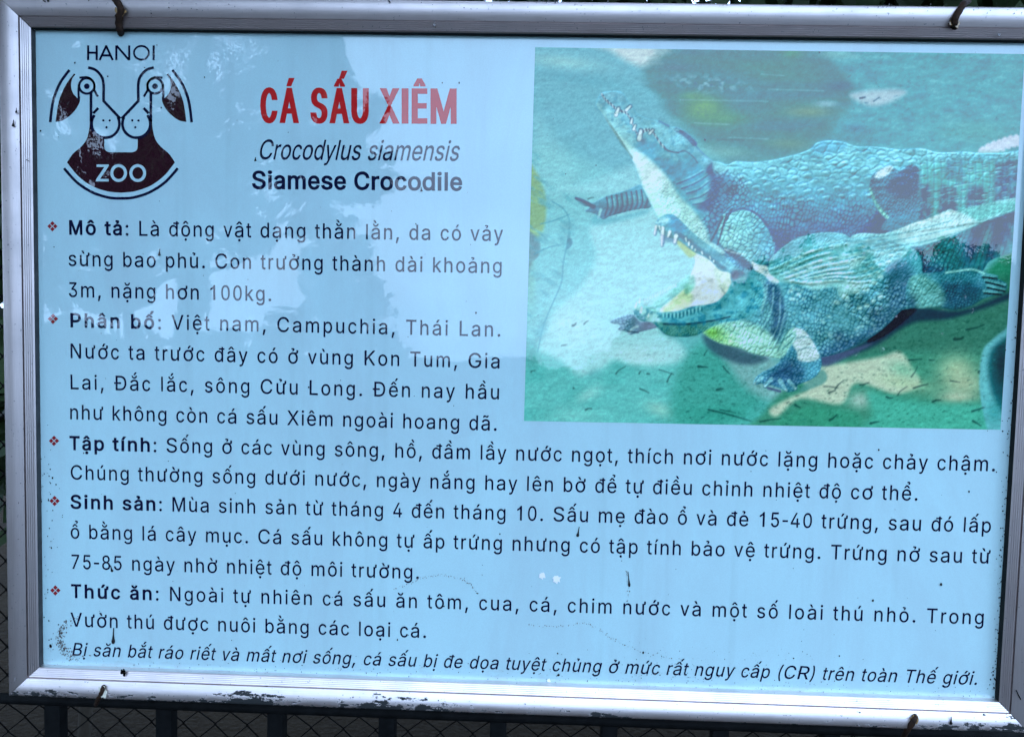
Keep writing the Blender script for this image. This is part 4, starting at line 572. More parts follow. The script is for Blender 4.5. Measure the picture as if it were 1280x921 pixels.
# ================================================================ the printed photograph
class Painter:
    def __init__(s, X, Y):
        s.X, s.Y = X, Y
        s.c = np.zeros(X.shape + (3,)); s.c[:] = (92, 194, 192)
        s.masks = {}; s.h = np.zeros(X.shape)
    def lat(s, u, v, seed):
        r = np.random.RandomState(seed).rand(257, 257)
        iu = np.floor(u).astype(int); iv = np.floor(v).astype(int)
        fu = u - iu; fv = v - iv
        fu = fu * fu * (3 - 2 * fu); fv = fv * fv * (3 - 2 * fv)
        a, b, c, d = iu % 257, (iu + 1) % 257, iv % 257, (iv + 1) % 257
        return (r[a, c] * (1 - fu) + r[b, c] * fu) * (1 - fv) + (r[a, d] * (1 - fu) + r[b, d] * fu) * fv
    def fbm(s, sx, sy, seed, octv=4, rot=0.0):
        c, n = math.cos(rot), math.sin(rot)
        u = (s.X * c + s.Y * n) / sx + 40; v = (-s.X * n + s.Y * c) / sy + 60
        t = 0; a = .5; w = 0
        for k in range(octv):
            t = t + a * s.lat(u, v, seed + k); w += a
            u = u * 2.03; v = v * 2.03; a *= .55
        return t / w
    def cells(s, u, v, seed):
        """F1, F2 and a value per cell of a jittered grid"""
        rs = np.random.RandomState(seed); jx = rs.rand(128, 128); jy = rs.rand(128, 128); cv = rs.rand(128, 128)
        iu = np.floor(u).astype(int); iv = np.floor(v).astype(int)
        f1 = np.full(u.shape, 9.); f2 = np.full(u.shape, 9.); val = np.zeros(u.shape)
        for a in (-1, 0, 1):
            for b in (-1, 0, 1):
                cu, cw = (iu + a) % 128, (iv + b) % 128
                d = np.hypot(iu + a + .15 + .7 * jx[cu, cw] - u, iv + b + .15 + .7 * jy[cu, cw] - v)
                n = d < f1
                f2 = np.where(n, f1, np.minimum(f2, d)); val = np.where(n, cv[cu, cw], val); f1 = np.where(n, d, f1)
        return f1, f2, val
    @staticmethod
    def curve(p, n=5, closed=True):
        p = np.array(p, float); m = len(p); out = []
        rng = range(m) if closed else range(m - 1)
        for i in rng:
            g = (lambda k: p[k % m]) if closed else (lambda k: p[min(max(k, 0), m - 1)])
            a, b, c, d = g(i - 1), g(i), g(i + 1), g(i + 2)
            for j in range(n):
                t = j / n
                out.append(.5 * ((2 * b) + (c - a) * t + (2 * a - 5 * b + 4 * c - d) * t * t + (3 * b - a - 3 * c + d) * t ** 3))
        if not closed: out.append(p[-1])
        return np.array(out)
    def box(s, P, m):
        x0, y0 = P.min(0) - m; x1, y1 = P.max(0) + m
        r = np.where(((s.Y >= y0) & (s.Y <= y1)).any(1))[0]; k = np.where(((s.X >= x0) & (s.X <= x1)).any(0))[0]
        if not len(r) or not len(k): return None
        return slice(r[0], r[-1] + 1), slice(k[0], k[-1] + 1)
    def poly(s, pts, soft=1.2, smooth=True):
        P = s.curve(pts) if smooth else np.array(pts, float)
        M = np.zeros(s.X.shape); b = s.box(P, soft + 1)
        if b is None: return M
        x, y = s.X[b], s.Y[b]; d = np.full(x.shape, 1e9); ins = np.zeros(x.shape, bool)
        for p, q in zip(P, np.roll(P, -1, 0)):
            e = q - p; L = e @ e
            if L < 1e-9: continue
            t = np.clip(((x - p[0]) * e[0] + (y - p[1]) * e[1]) / L, 0, 1)
            d = np.minimum(d, (x - p[0] - t * e[0]) ** 2 + (y - p[1] - t * e[1]) ** 2)
            if e[1] != 0: ins ^= ((p[1] <= y) != (q[1] <= y)) & (x < p[0] + (y - p[1]) * e[0] / e[1])
        sd = np.sqrt(d) * np.where(ins, -1, 1)
        z = np.clip(.5 - sd / (2 * soft), 0, 1); M[b] = z * z * (3 - 2 * z)
        return M
    def line(s, pts, w=1.0, w1=None, soft=.6, smooth=True):
        P = s.curve(pts, 5, False) if smooth and len(pts) > 2 else np.array(pts, float)
        M = np.zeros(s.X.shape); b = s.box(P, max(w, w1 or w) + soft + 1)
        if b is None: return M
        x, y = s.X[b], s.Y[b]; n = len(P) - 1; best = np.full(x.shape, -9.)
        for i in range(n):
            p, q = P[i], P[i + 1]; e = q - p; L = max(e @ e, 1e-9)
            t = np.clip(((x - p[0]) * e[0] + (y - p[1]) * e[1]) / L, 0, 1)
            d = np.hypot(x - p[0] - t * e[0], y - p[1] - t * e[1])
            r = w + ((w1 if w1 is not None else w) - w) * (i + t) / n
            best = np.maximum(best, r - d)
        M[b] = np.clip(.5 + best / (2 * soft), 0, 1)
        return M
    def blob(s, x, y, rx, ry, rot=0, p=2):
        c, n = math.cos(rot), math.sin(rot)
        u = ((s.X - x) * c + (s.Y - y) * n) / rx; v = (-(s.X - x) * n + (s.Y - y) * c) / ry
        return np.exp(-(u * u + v * v) ** (p / 2))
    def mix(s, m, col, a=1.0):
        r = np.flatnonzero((m > .004).any(1))
        if not len(r): return
        k = np.flatnonzero((m[r[0]:r[-1] + 1] > .004).any(0))
        b = slice(r[0], r[-1] + 1), slice(k[0], k[-1] + 1)
        m = np.clip(m[b] * a, 0, 1)[..., None]
        s.c[b] += (np.array(col, float) - s.c[b]) * m
    def mul(s, m):
        s.c = s.c * (m[..., None] if np.ndim(m) == 2 else m)
    def skin(s, M, sx, sy, rot, seed, dark, light, amt=.8, warp=6, lines=.09):
        """reptile scales: light knobs in a dark net"""
        c, n = math.cos(rot), math.sin(rot)
        wx = s.X + warp * (s.fbm(24, 24, seed + 50, 2) - .5) * 2; wy = s.Y + warp * (s.fbm(24, 24, seed + 60, 2) - .5) * 2
        f1, f2, v = s.cells((wx * c + wy * n) / sx + 30, (-wx * n + wy * c) / sy + 30, seed)
        e = f2 - f1
        patch = .35 + .9 * np.clip((s.fbm(16, 16, seed + 70, 3) - .3) * 2, 0, 1)
        net = np.clip(1 - e / (lines * 3.2), 0, 1) ** 1.5
        s.mix(M * net * patch, dark, amt * .85)
        top = np.clip((.45 - f1) * 2.2, 0, 1) * (.2 + .8 * v)
        s.mix(M * top * patch, light, amt * .62)
        s.h += M * (np.clip(e / .3, 0, 1) * (.55 + .45 * v) * .34 * min(sx, sy))
    def blur(s, n=1):
        for _ in range(n):
            for ax in (0, 1):
                s.c = .5 * s.c + .25 * (np.roll(s.c, 1, ax) + np.roll(s.c, -1, ax))
    def relief(s, M, k):
        gy, gx = np.gradient(s.h); sh = np.clip(1 + k * (gy * .9 + gx * .45), .45, 1.7)
        s.c = s.c * (1 + M[..., None] * (sh[..., None] - 1))


def paint_crocodiles(X, Y):
    p = Painter(X, Y); mix, poly, line, blob, fbm = p.mix, p.poly, p.line, p.blob, p.fbm
    rs = np.random.RandomState(11)
    def specks(n, x0, x1, y0, y1, col, r=(.5, 1.4), a=.8, ln=(1, 4), ang=0.0):
        for _ in range(n):
            x, y = rs.uniform(x0, x1), rs.uniform(y0, y1); l = rs.uniform(*ln); t = ang + rs.normal(0, .45)
            w = rs.uniform(*r) * .8; l *= .62
            mix(line([(x, y), (x + l * math.cos(t), y + l * math.sin(t))], w, w * .5, .9), col, a * rs.uniform(.25, .9))
    # ---- ground
    n1 = fbm(60, 26, 1); n2 = fbm(16, 6, 5); n3 = fbm(4, 2.6, 9, 3)
    mix(np.clip((X - 650) / 500, 0, 1) * np.clip((300 - Y) / 120, 0, 1), (74, 170, 178))
    mix(poly([(640, 50), (800, 50), (860, 130), (790, 225), (640, 190)], 20), (94, 186, 194))
    mix(poly([(640, 190), (770, 215), (830, 230), (850, 300), (830, 400), (640, 420)], 14), (112, 208, 208))
    mix(blob(705, 78, 45, 9, .1), (140, 216, 208), .8)
    mix(blob(718, 98, 60, 7, .15), (74, 172, 182), .55)
    mix(poly([(735, 54), (760, 62), (782, 76), (806, 84), (834, 80), (846, 72), (826, 54)], 7), (196, 228, 220))
    mix(poly([(700, 235), (735, 228), (770, 215), (800, 205), (806, 232), (750, 246)], 8), (138, 220, 220), .7)
    mix(poly([(668, 150), (700, 180), (720, 220), (700, 250), (672, 230)], 14), (132, 216, 214), .45)
    # pale sunlit slab on the left
    mix(poly([(738, 285), (770, 268), (822, 262), (870, 300), (880, 345), (852, 380), (825, 412), (850, 430), (870, 470),
              (800, 465), (745, 462), (722, 478), (700, 452), (672, 440), (690, 395), (725, 360), (745, 322)], 6), (146, 226, 224), .95)
    mix(blob(715, 408, 30, 28), (166, 234, 230), .75)
    mix(blob(800, 445, 46, 16, .1), (172, 232, 228), .65)
    mix(blob(810, 330, 40, 30), (150, 230, 226), .5)
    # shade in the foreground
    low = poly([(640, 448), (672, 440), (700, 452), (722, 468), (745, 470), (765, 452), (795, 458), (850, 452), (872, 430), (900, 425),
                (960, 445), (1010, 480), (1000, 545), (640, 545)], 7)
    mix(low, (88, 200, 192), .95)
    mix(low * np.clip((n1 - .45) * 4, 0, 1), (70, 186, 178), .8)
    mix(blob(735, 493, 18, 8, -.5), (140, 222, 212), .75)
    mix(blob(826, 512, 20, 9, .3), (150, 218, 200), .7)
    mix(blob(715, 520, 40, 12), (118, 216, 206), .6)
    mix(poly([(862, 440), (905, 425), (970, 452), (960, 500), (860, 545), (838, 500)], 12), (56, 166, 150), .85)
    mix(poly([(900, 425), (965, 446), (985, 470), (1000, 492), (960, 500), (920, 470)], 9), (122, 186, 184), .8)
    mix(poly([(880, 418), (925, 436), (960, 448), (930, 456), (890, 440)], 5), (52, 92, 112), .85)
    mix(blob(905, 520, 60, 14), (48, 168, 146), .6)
    # right hand foreground
    rg = poly([(1000, 470), (1060, 430), (1140, 385), (1200, 372), (1275, 320), (1285, 545), (960, 545), (955, 515)], 5)
    mix(rg, (58, 150, 124))
    mix(poly([(1090, 430), (1140, 392), (1200, 380), (1262, 345), (1262, 420), (1220, 440), (1120, 440), (1060, 452)], 8), (52, 126, 108), .9)
    mix(poly([(1000, 470), (1030, 458), (1060, 453), (1100, 446), (1125, 440), (1140, 460), (1150, 480), (1120, 492), (1082, 480), (1065, 482), (1050, 505), (1000, 498), (972, 520), (962, 512), (985, 498), (1010, 486)], 4), (178, 212, 182))
    mix(blob(1195, 462, 22, 18), (158, 204, 160), .9)
    mix(blob(1205, 480, 26, 16), (172, 202, 162), .8)
    mix(blob(1130, 478, 34, 9, .2), (160, 204, 160), .75)
    mix(blob(1196, 496, 22, 7), (184, 206, 172), .75)
    mix(blob(1075, 500, 14, 10), (178, 216, 200), .75)
    mix(blob(1130, 462, 20, 9, .3), (88, 190, 150), .6)
    mix(poly([(1085, 490), (1120, 498), (1180, 505), (1225, 505), (1262, 520), (1262, 545), (1080, 545), (1090, 520)], 7), (66, 190, 164), .85)
    mix(poly([(975, 522), (1010, 508), (1050, 512), (1075, 520), (1060, 545), (960, 545)], 6), (52, 160, 128), .85)
    mix(poly([(1228, 440), (1240, 425), (1256, 412), (1268, 405), (1268, 545), (1240, 545), (1230, 520), (1224, 480)], 2.5), (92, 194, 198))
    mix(poly([(1238, 440), (1250, 428), (1262, 428), (1262, 510), (1250, 512), (1240, 490), (1235, 462)], 6), (24, 92, 104), .95)
    mix(blob(1252, 455, 7, 26), (14, 58, 72), .8)
    mix(blob(1243, 515, 12, 16), (46, 160, 160), .7)
    # water behind
    wat = np.clip(poly([(806, 92), (840, 66), (900, 50), (1024, 50), (1040, 78), (1056, 96), (1066, 118), (1050, 138), (1038, 150), (1040, 166), (1012, 182),
                (985, 194), (930, 206), (898, 190), (862, 160), (826, 124)], 13) * 1.25 + (fbm(18, 9, 201, 4) - .5) * 1.0 * poly([(790, 70), (900, 40), (1060, 50), (1085, 120), (1050, 190), (900, 210), (820, 150)], 14), 0, 1)
    mix(wat, (66, 140, 136), .95)
    mix(wat * np.clip((fbm(90, 12, 21) - .42) * 4, 0, 1), (70, 138, 150), .7)
    mix(blob(960, 85, 55, 16), (72, 150, 130), .6)
    mix(blob(990, 66, 14, 8), (84, 168, 120), .7)
    mix(blob(880, 136, 24, 15), (112, 180, 88), .85); mix(blob(905, 148, 28, 10), (92, 168, 112), .7)
    mix(blob(866, 120, 14, 5), (104, 176, 110), .6)
    mix(blob(1010, 140, 34, 8), (132, 172, 116), .6); mix(blob(985, 180, 34, 10), (104, 156, 124), .7)
    mix(blob(1048, 108, 18, 7), (76, 120, 140), .8); mix(blob(1040, 92, 14, 14), (78, 136, 142), .6)
    mix(blob(845, 85, 26, 6), (98, 128, 146), .6)
    fr = blob(885, 105, 46, 9, .1) * np.clip((fbm(7, 4, 31, 3) - .45) * 5, 0, 1); mix(fr, (136, 202, 210), .95)
    mix(blob(880, 104, 42, 8, .1) * np.clip((.46 - fbm(6, 4, 33, 3)) * 6, 0, 1), (60, 128, 150), .8)
    for y, x0, x1 in ((125, 850, 960), (112, 960, 1030), (154, 868, 912), (93, 952, 980), (172, 910, 960)):
        mix(line([(x0, y), ((x0 + x1) / 2, y + 1), (x1, y + 2)], .7), (128, 196, 196), .55)
    mix(blob(1032, 130, 14, 4), (140, 205, 212), .8)
    mix(line([(897, 175), (930, 175)], .9, .5), (60, 110, 112), .8)
    mix(blob(905, 190, 44, 10, .1), (124, 204, 188), .55)
    # right ground
    rgt = poly([(1050, 54), (1290, 54), (1290, 200), (1050, 190), (1062, 150), (1072, 110)], 9)
    mix(rgt, (76, 174, 178), .9)
    mix(rgt * np.clip((n2 - .5) * 4, 0, 1), (58, 146, 158), .75)
    mix(rgt * np.clip((.42 - n2) * 4, 0, 1), (98, 196, 196), .7)
    mix(poly([(1062, 120), (1080, 114), (1120, 112), (1132, 117), (1108, 130), (1085, 132)], 5), (172, 208, 212), .9)
    mix(blob(1045, 68, 26, 7), (118, 200, 192), .7)
    mix(blob(1060, 175, 40, 8), (80, 150, 156), .6); mix(blob(1220, 165, 50, 14), (86, 178, 166), .6)
    mix(blob(1070, 160, 12, 6), (62, 112, 142), .5)
    specks(170, 1055, 1280, 64, 182, (38, 106, 126), (.4, 1.0), .75, (1, 6), -.2)
    specks(60, 1055, 1280, 70, 182, (124, 208, 206), (.4, .9), .5, (1, 5), -.2)
    mix(line([(1075, 123), (1081, 122)], 1.2), (40, 80, 100), .9); mix(line([(1092, 127), (1099, 122)], .8), (60, 110, 130), .9)
    fl = 0
    for i, (x, y) in enumerate(((1228, 186), (1235, 182), (1242, 179), (1249, 177), (1256, 174), (1263, 172), (1270, 171))):
        fl = np.maximum(fl, poly([(x - 4, y + 10), (x - 5, y + 2), (x, y - 3), (x + 5, y + 1), (x + 7, y + 12)], 1.5))
    mix(fl, (196, 222, 232)); mix(blob(1240, 193, 34, 4), (110, 196, 178), .8)
    # olive pond edge on the far left
    mix(poly([(655, 205), (668, 212), (678, 232), (683, 256), (680, 284), (672, 300), (664, 330), (655, 330)], 3), (126, 186, 122))
    mix(blob(670, 290, 8, 4), (150, 220, 150), .7)
    mix(poly([(655, 296), (668, 294), (675, 306), (673, 320), (664, 332), (655, 380)], 2), (88, 146, 152)); mix(blob(663, 355, 7, 28), (104, 186, 168), .8)
    # rock seams on the left
    for q in ([(713, 290), (708, 310), (704, 330), (702, 352), (694, 372), (684, 395), (678, 412), (672, 440)], [(690, 252), (705, 262), (712, 278), (709, 300)],
              [(668, 318), (684, 310), (700, 306)], [(676, 280), (692, 276), (712, 268)]):
        mix(line(q, .9, .6), (62, 152, 166), .7)
    mix(poly([(709, 300), (714, 298), (715, 306), (708, 312)], 1), (58, 132, 150), .8)
    mix(blob(677, 412, 6, 14, .3), (86, 176, 186), .7); mix(blob(664, 446, 8, 14), (66, 170, 166), .7)
    g = np.clip((fbm(22, 7, 41, 4, .6) - .52) * 5, 0, 1) * poly([(660, 200), (720, 230), (716, 300), (690, 380), (665, 440), (655, 440)], 10)
    mix(g, (80, 176, 182), .7)
    # litter: twigs, leaves, grit
    specks(40, 664, 860, 90, 250, (66, 150, 164), (.4, .8), .5, (1, 7), .0)
    specks(26, 740, 850, 275, 385, (92, 176, 184), (.4, .8), .6, (2, 9), .0)
    specks(40, 668, 850, 395, 530, (50, 140, 136), (.4, 1.0), .6, (1, 6), -.2)
    specks(300, 850, 1010, 440, 536, (28, 110, 104), (.35, .95), .8, (.5, 3), .3)
    specks(60, 850, 1010, 470, 536, (24, 70, 70), (.4, 1.2), .8, (1, 6), .2)
    specks(330, 1010, 1255, 440, 536, (26, 88, 76), (.35, .9), .8, (.5, 5), -.25)
    specks(240, 1090, 1262, 380, 445, (30, 84, 76), (.4, 1.0), .75, (1, 6), -.35)
    specks(120, 1090, 1255, 385, 535, (104, 196, 164), (.35, .8), .5, (1, 4), -.2)
    for a, b, w in (((716, 407), (720, 404), 1.6), ((730, 405), (735, 401), 1), ((702, 432), (708, 431), .8), ((770, 467), (782, 458), .9), ((799, 467), (801, 464), 1),
                    ((809, 467), (812, 467), 1.2), ((824, 462), (842, 468), .8), ((834, 477), (840, 466), 1.1), ((800, 486), (811, 491), 1.1), ((732, 512), (740, 511), 1.2),
                    ((717, 485), (717, 485.5), 1.4), ((873, 458), (884, 459), 1.8), ((904, 458), (912, 467), 1.1), ((880, 444), (884, 438), .9), ((896, 487), (904, 486), 1.5),
                    ((886, 512), (938, 526), 1.3), ((900, 512), (920, 516), .8), ((950, 527), (976, 523), 1.1), ((994, 506), (1000, 509), 1.7), ((1030, 483), (1048, 485), .9),
                    ((1036, 491), (1044, 488), 1.6), ((1044, 486), (1054, 476), 1.3), ((1075, 481), (1086, 478), 1.2), ((1208, 412), (1230, 406), 1.4), ((1193, 424), (1204, 422), 2.2),
                    ((1136, 450), (1152, 449), 1.2), ((1139, 471), (1147, 458), .9), ((1142, 485), (1160, 480), 1.3), ((1122, 494), (1134, 483), .9), ((1166, 502), (1176, 500), 1.6),
                    ((1224, 464), (1224, 467), 1.4), ((1215, 514), (1230, 509), 1.4), ((1216, 526), (1226, 532), 1.6), ((1088, 529), (1099, 527), 1.5), ((1037, 525), (1046, 518), 1.6),
                    ((735, 249), (742, 247), .8), ((664, 465), (669, 463), .9), ((1108, 496), (1116, 497), 1.2), ((1162, 450), (1168, 450), 1.0), ((1188, 476), (1200, 478), .9)):
        mix(line([a, ((a[0] + b[0]) / 2 + rs.normal(0, .8), (a[1] + b[1]) / 2 + rs.normal(0, .8)), b], w * .9, w * .4, .8), (26, 62, 66), .72)
    p.mul(1 + (n3 - .5) * .10 + (fbm(9, 5, 77, 3) - .5) * .10)

    sand = fbm(5, 3.2, 141, 4) * 4.5 + fbm(18, 8, 145, 3) * 9 + fbm(2.0, 1.6, 149, 2) * 1.6
    wet = 1 - .75 * np.clip(wat, 0, 1)
    p.h = sand; p.relief(wet, .04); p.h = np.zeros(X.shape)
    p.c = p.c * .86 + .14 * p.c.mean(-1, keepdims=True) + (6, 3, 3)
    
    # ---- the crocodile behind, head raised, mouth shut
    dk = (58, 84, 142)
    armA = poly([(719, 248), (727, 249), (740, 254), (752, 248), (763, 244), (784, 238), (801, 231), (812, 240), (814, 258), (800, 261), (785, 264), (763, 270), (754, 274), (747, 269), (740, 266), (732, 264), (737, 259), (730, 257)], 1)
    mix(poly([(745, 268), (765, 271), (806, 262), (806, 268), (760, 280), (740, 280)], 4), (84, 172, 180), .6)
    mix(armA, (84, 146, 178)); mix(armA * np.clip((Y - 246) / 26, 0, 1), (84, 104, 148), .75)
    mix(armA * blob(792, 240, 18, 7, -.3), (76, 160, 200), .8)
    for k in range(9):
        x = 757 + k * 6.2; mix(armA * line([(x + 1, 246 - k * 1.2), (x + 3, 258 - k), (x - 1, 270 - k * 1.2)], .9), (40, 66, 110), .75)
        mix(armA * line([(x + 4, 250 - k * 1.1), (x + 5, 258 - k)], 1.2), (120, 190, 205), .55)
    mix(line([(720, 248), (730, 252), (742, 259)], 1.6, 2.6), (66, 88, 128), .95); mix(line([(748, 272), (751, 262)], 1.6), (140, 205, 215), .8)

    head = [(745, 134), (747, 124), (751, 117), (757, 115), (770, 114), (779, 117), (784, 126), (790, 132), (796, 142), (808, 148), (824, 152),
            (836, 158), (848, 160), (860, 167), (868, 174), (870, 182), (880, 193), (890, 201)]
    bodyA = poly(head + [(900, 203), (910, 206), (920, 202), (942, 203), (967, 200), (996, 193), (1014, 186), (1021, 179), (1036, 176), (1055, 178), (1070, 183), (1098, 184),
                 (1124, 187), (1151, 186), (1174, 191), (1206, 190), (1225, 192), (1250, 192), (1290, 194), (1290, 262), (1180, 285), (1060, 305), (960, 345), (900, 325), (850, 292), (822, 272),
                 (817, 262), (806, 240), (802, 232), (794, 210), (788, 196), (775, 179), (762, 158), (753, 143)], 1.1)
    p.masks['a'] = np.maximum(bodyA, armA)
    mix(bodyA, (84, 172, 208))
    # back lighter, flank darker
    tb = np.clip((Y - (196 + np.clip((X - 1150) / 120, 0, 1) * 4)) / 92, 0, 1)
    back = bodyA * np.clip((X - 880) / 30, 0, 1)
    mix(back, (112, 200, 226), .9); mix(back * np.clip(tb * 1.5 - .25, 0, 1), (64, 146, 190), .9); mix(back * np.clip(tb * 2 - 1.1, 0, 1), (72, 104, 160), .8)
    mix(back * np.clip((fbm(34, 14, 51) - .42) * 3, 0, 1), (72, 168, 206), .6)
    low1 = back * np.clip((Y - 228) / 30, 0, 1); up1 = back * np.clip((242 - Y) / 26, 0, 1)
    p.skin(low1, 4.4, 5.6, .15, 3, (46, 70, 132), (134, 214, 230), .85, 5, .13)
    p.skin(up1 * .75, 15, 9, .12, 4, (60, 134, 176), (132, 214, 234), .6, 5, .07)
    for r in range(6):                                                    # rows of keeled scutes
        for k in range(14):
            x = 930 + k * 17 + r * 7 + rs.uniform(-3, 3); y = 203 + r * 9.5 - .0016 * (x - 1060) ** 2 * -.55 + rs.uniform(-1.5, 1.5) - (x - 930) * (.10 - r * .006)
            if x > 1145 or y < 178: continue
            mix(back * line([(x - 5, y + 1.5), (x, y - 1.2), (x + 5, y - .6), (x + 6.5, y + 2)], .8, .4), (46, 108, 158), .62)
            mix(back * line([(x - 4, y + 3), (x + 4, y + 1.5)], 1, .5), (146, 222, 238), .5); p.h += back * 2.6 * p.blob(x, y + 3, 5.5, 2.8)
    mix(poly([(1014, 187), (1024, 178), (1040, 176), (1058, 180), (1052, 188), (1030, 193)], 3), (66, 146, 196), .6)
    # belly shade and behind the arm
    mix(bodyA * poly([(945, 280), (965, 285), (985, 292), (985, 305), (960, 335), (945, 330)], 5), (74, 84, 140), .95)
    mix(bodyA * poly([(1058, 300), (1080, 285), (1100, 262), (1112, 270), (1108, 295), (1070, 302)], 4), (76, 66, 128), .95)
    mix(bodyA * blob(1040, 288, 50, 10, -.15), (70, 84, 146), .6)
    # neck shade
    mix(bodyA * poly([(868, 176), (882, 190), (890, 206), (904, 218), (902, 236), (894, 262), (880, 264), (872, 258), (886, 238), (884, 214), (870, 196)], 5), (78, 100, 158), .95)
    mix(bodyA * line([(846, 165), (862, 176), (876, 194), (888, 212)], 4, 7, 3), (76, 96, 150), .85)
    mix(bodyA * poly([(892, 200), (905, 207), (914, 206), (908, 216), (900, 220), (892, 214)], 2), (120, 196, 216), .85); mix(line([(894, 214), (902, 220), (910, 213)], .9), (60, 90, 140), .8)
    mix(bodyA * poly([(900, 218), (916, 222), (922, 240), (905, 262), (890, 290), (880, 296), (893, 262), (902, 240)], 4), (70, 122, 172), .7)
    p.skin(bodyA * poly([(890, 225), (918, 215), (936, 235), (934, 258), (905, 268), (884, 300), (868, 290), (886, 258)], 5), 6.2, 5.2, .9, 8, (50, 66, 128), (160, 220, 232), .9, 4, .16)
    # head
    hd = bodyA * poly(head + [(880, 215), (884, 240), (872, 256), (850, 238), (828, 220), (806, 200), (788, 190), (768, 160), (752, 145)], 3)
    mix(hd, (106, 182, 212), .95)
    mix(hd * poly([(800, 172), (830, 186), (860, 196), (880, 212), (878, 240), (862, 244), (842, 230), (818, 206), (796, 184)], 6), (72, 154, 198), .9)
    mix(hd * blob(838, 196, 20, 6, .3), (126, 200, 218), .7); mix(hd * blob(768, 120, 16, 6, .2), (122, 190, 222), .7)
    mix(hd * blob(775, 112, 18, 9, .3), (84, 160, 206), .4); mix(hd * blob(825, 165, 26, 9, .45), (120, 198, 220), .7)
    mix(hd * poly([(745, 133), (750, 130), (775, 148), (796, 176), (790, 182), (768, 160)], 3), (140, 208, 222), .6)
    p.mix(hd * np.clip((fbm(5, 5, 61, 3) - .52) * 5, 0, 1), (66, 140, 184), .5)
    for q in ([(846, 230), (862, 224), (880, 214)], [(852, 236), (868, 230), (884, 220)], [(858, 242), (872, 238), (886, 228)], [(862, 250), (876, 246), (888, 238)], [(866, 256), (878, 254), (888, 248)]):
        mix(line(q, .8, .6), (62, 90, 150), .8); mix(line([(x, y - 2.4) for x, y in q], .8, .5), (132, 208, 224), .5)
    # pale throat
    th = bodyA * poly([(752, 144), (768, 160), (790, 183), (812, 200), (834, 222), (850, 246), (866, 262), (884, 290), (880, 310), (850, 295), (822, 272), (806, 240), (796, 212), (788, 196), (775, 178)], 4)
    mix(th, (168, 224, 226), .95); mix(th * blob(815, 222, 20, 22, .7), (206, 226, 236), .95); mix(th * blob(800, 204, 12, 12), (206, 228, 236), .8)
    mix(th * blob(832, 264, 30, 16, .5), (166, 228, 216), .7)
    specks_m = th * poly([(826, 226), (850, 246), (885, 290), (880, 305), (845, 280), (824, 250)], 7)
    p.skin(specks_m, 5.5, 3.6, .5, 12, (76, 148, 172), (196, 232, 232), .75, 4, .1)
    mix(th * line([(757, 148), (766, 162), (778, 182), (788, 198)], 1.5, 3), (84, 118, 128), .9); mix(th * line([(768, 158), (780, 172), (796, 184)], 1.6, .8), (96, 170, 186), .7)
    # jaw line and teeth
    jaw = [(752, 118), (757, 125), (764, 131), (772, 138), (782, 141), (788, 149), (793, 160), (798, 170), (804, 164), (812, 163), (818, 168), (826, 180), (836, 189), (848, 191)]
    mix(line(jaw, 1.2, .8), (60, 84, 128), .9)
    mix(line([(848, 191), (856, 189), (866, 196), (872, 204)], .8), (60, 90, 140), .7)
    J = p.curve(jaw, 4, False)
    for i in range(1, len(J) - 6, 1):
        x, y = J[i]
        mix(line([(x - .6, y - 1.6), (x + .6, y + 1.8)], .75), (214, 232, 238) if i % 2 else (54, 74, 120), .8)
    for a, b, w in (((770, 144), (773, 136), 2.2), ((783, 138), (788, 133), 1.8), ((799, 174), (801, 164), 2.8), ((792, 162), (794, 157), 1.6), ((789, 154), (790, 149), 1.5), ((812, 167), (816, 163), 1.6)):
        mix(line([a, b], w + .8), (58, 84, 130), .7); mix(line([a, b], w, w * .6), (206, 228, 238), .95)
    mix(line([(845, 162), (858, 170), (868, 180)], 2.2, 3.4), (84, 100, 156), .8); mix(line([(824, 152), (836, 158)], 1.2), (70, 110, 160), .7)
    mix(line([(840, 161), (848, 163)], 1.4), (110, 180, 205), .8)
    # far forearm, bent
    fa = poly([(902, 272), (912, 265), (928, 262), (942, 267), (954, 277), (963, 290), (968, 304), (964, 325), (946, 332), (915, 318), (898, 300)], 1.5)
    mix(fa, (112, 196, 212)); mix(fa * np.clip((X - 935) / 26, 0, 1), (66, 148, 190), .85); mix(fa * blob(912, 296, 12, 16), (150, 220, 214), .6)
    p.skin(fa, 7.2, 6.2, .5, 14, (44, 96, 140), (168, 226, 230), .8, 5, .11)
    for q in ([(903, 272), (896, 288), (886, 306)], [(908, 270), (902, 290), (896, 308)], [(914, 262), (908, 276)]): mix(line(q, 1.3, .8), (44, 62, 112), .85)
    mix(line([(908, 268), (928, 261), (946, 268), (960, 284), (968, 302)], 1.4), (60, 80, 140), .75)
    # hind leg
    hl = poly([(1087, 240), (1088, 226), (1093, 216), (1104, 210), (1114, 208), (1124, 214), (1138, 206), (1150, 214), (1149, 240), (1152, 266), (1142, 277), (1118, 279), (1100, 266)], 1.5)
    mix(hl, (74, 132, 170)); mix(hl * poly([(1108, 235), (1130, 212), (1150, 210), (1148, 236), (1128, 246)], 5), (62, 92, 142), .9)
    p.skin(hl, 3.6, 4.2, .6, 16, (46, 66, 122), (126, 192, 206), .75, 4, .13)
    mix(hl * line([(1086, 238), (1094, 256), (1108, 272)], 3.4, 3, 1.4), (126, 206, 190), .8)
    for k in range(7): mix(line([(1085 + k * 3.4, 240 + k * 5.2), (1092 + k * 3, 236 + k * 5)], .6), (56, 104, 130), .8)
    mix(poly([(1093, 222), (1098, 214), (1110, 208), (1116, 210), (1110, 218), (1100, 223)], 2), (184, 210, 226), .95)
    mix(poly([(1102, 288), (1106, 276), (1125, 270), (1150, 268), (1160, 275), (1130, 286)], 1.5), (72, 138, 178))
    # banded tail
    tl = bodyA * np.clip((X - 1146) / 6, 0, 1)
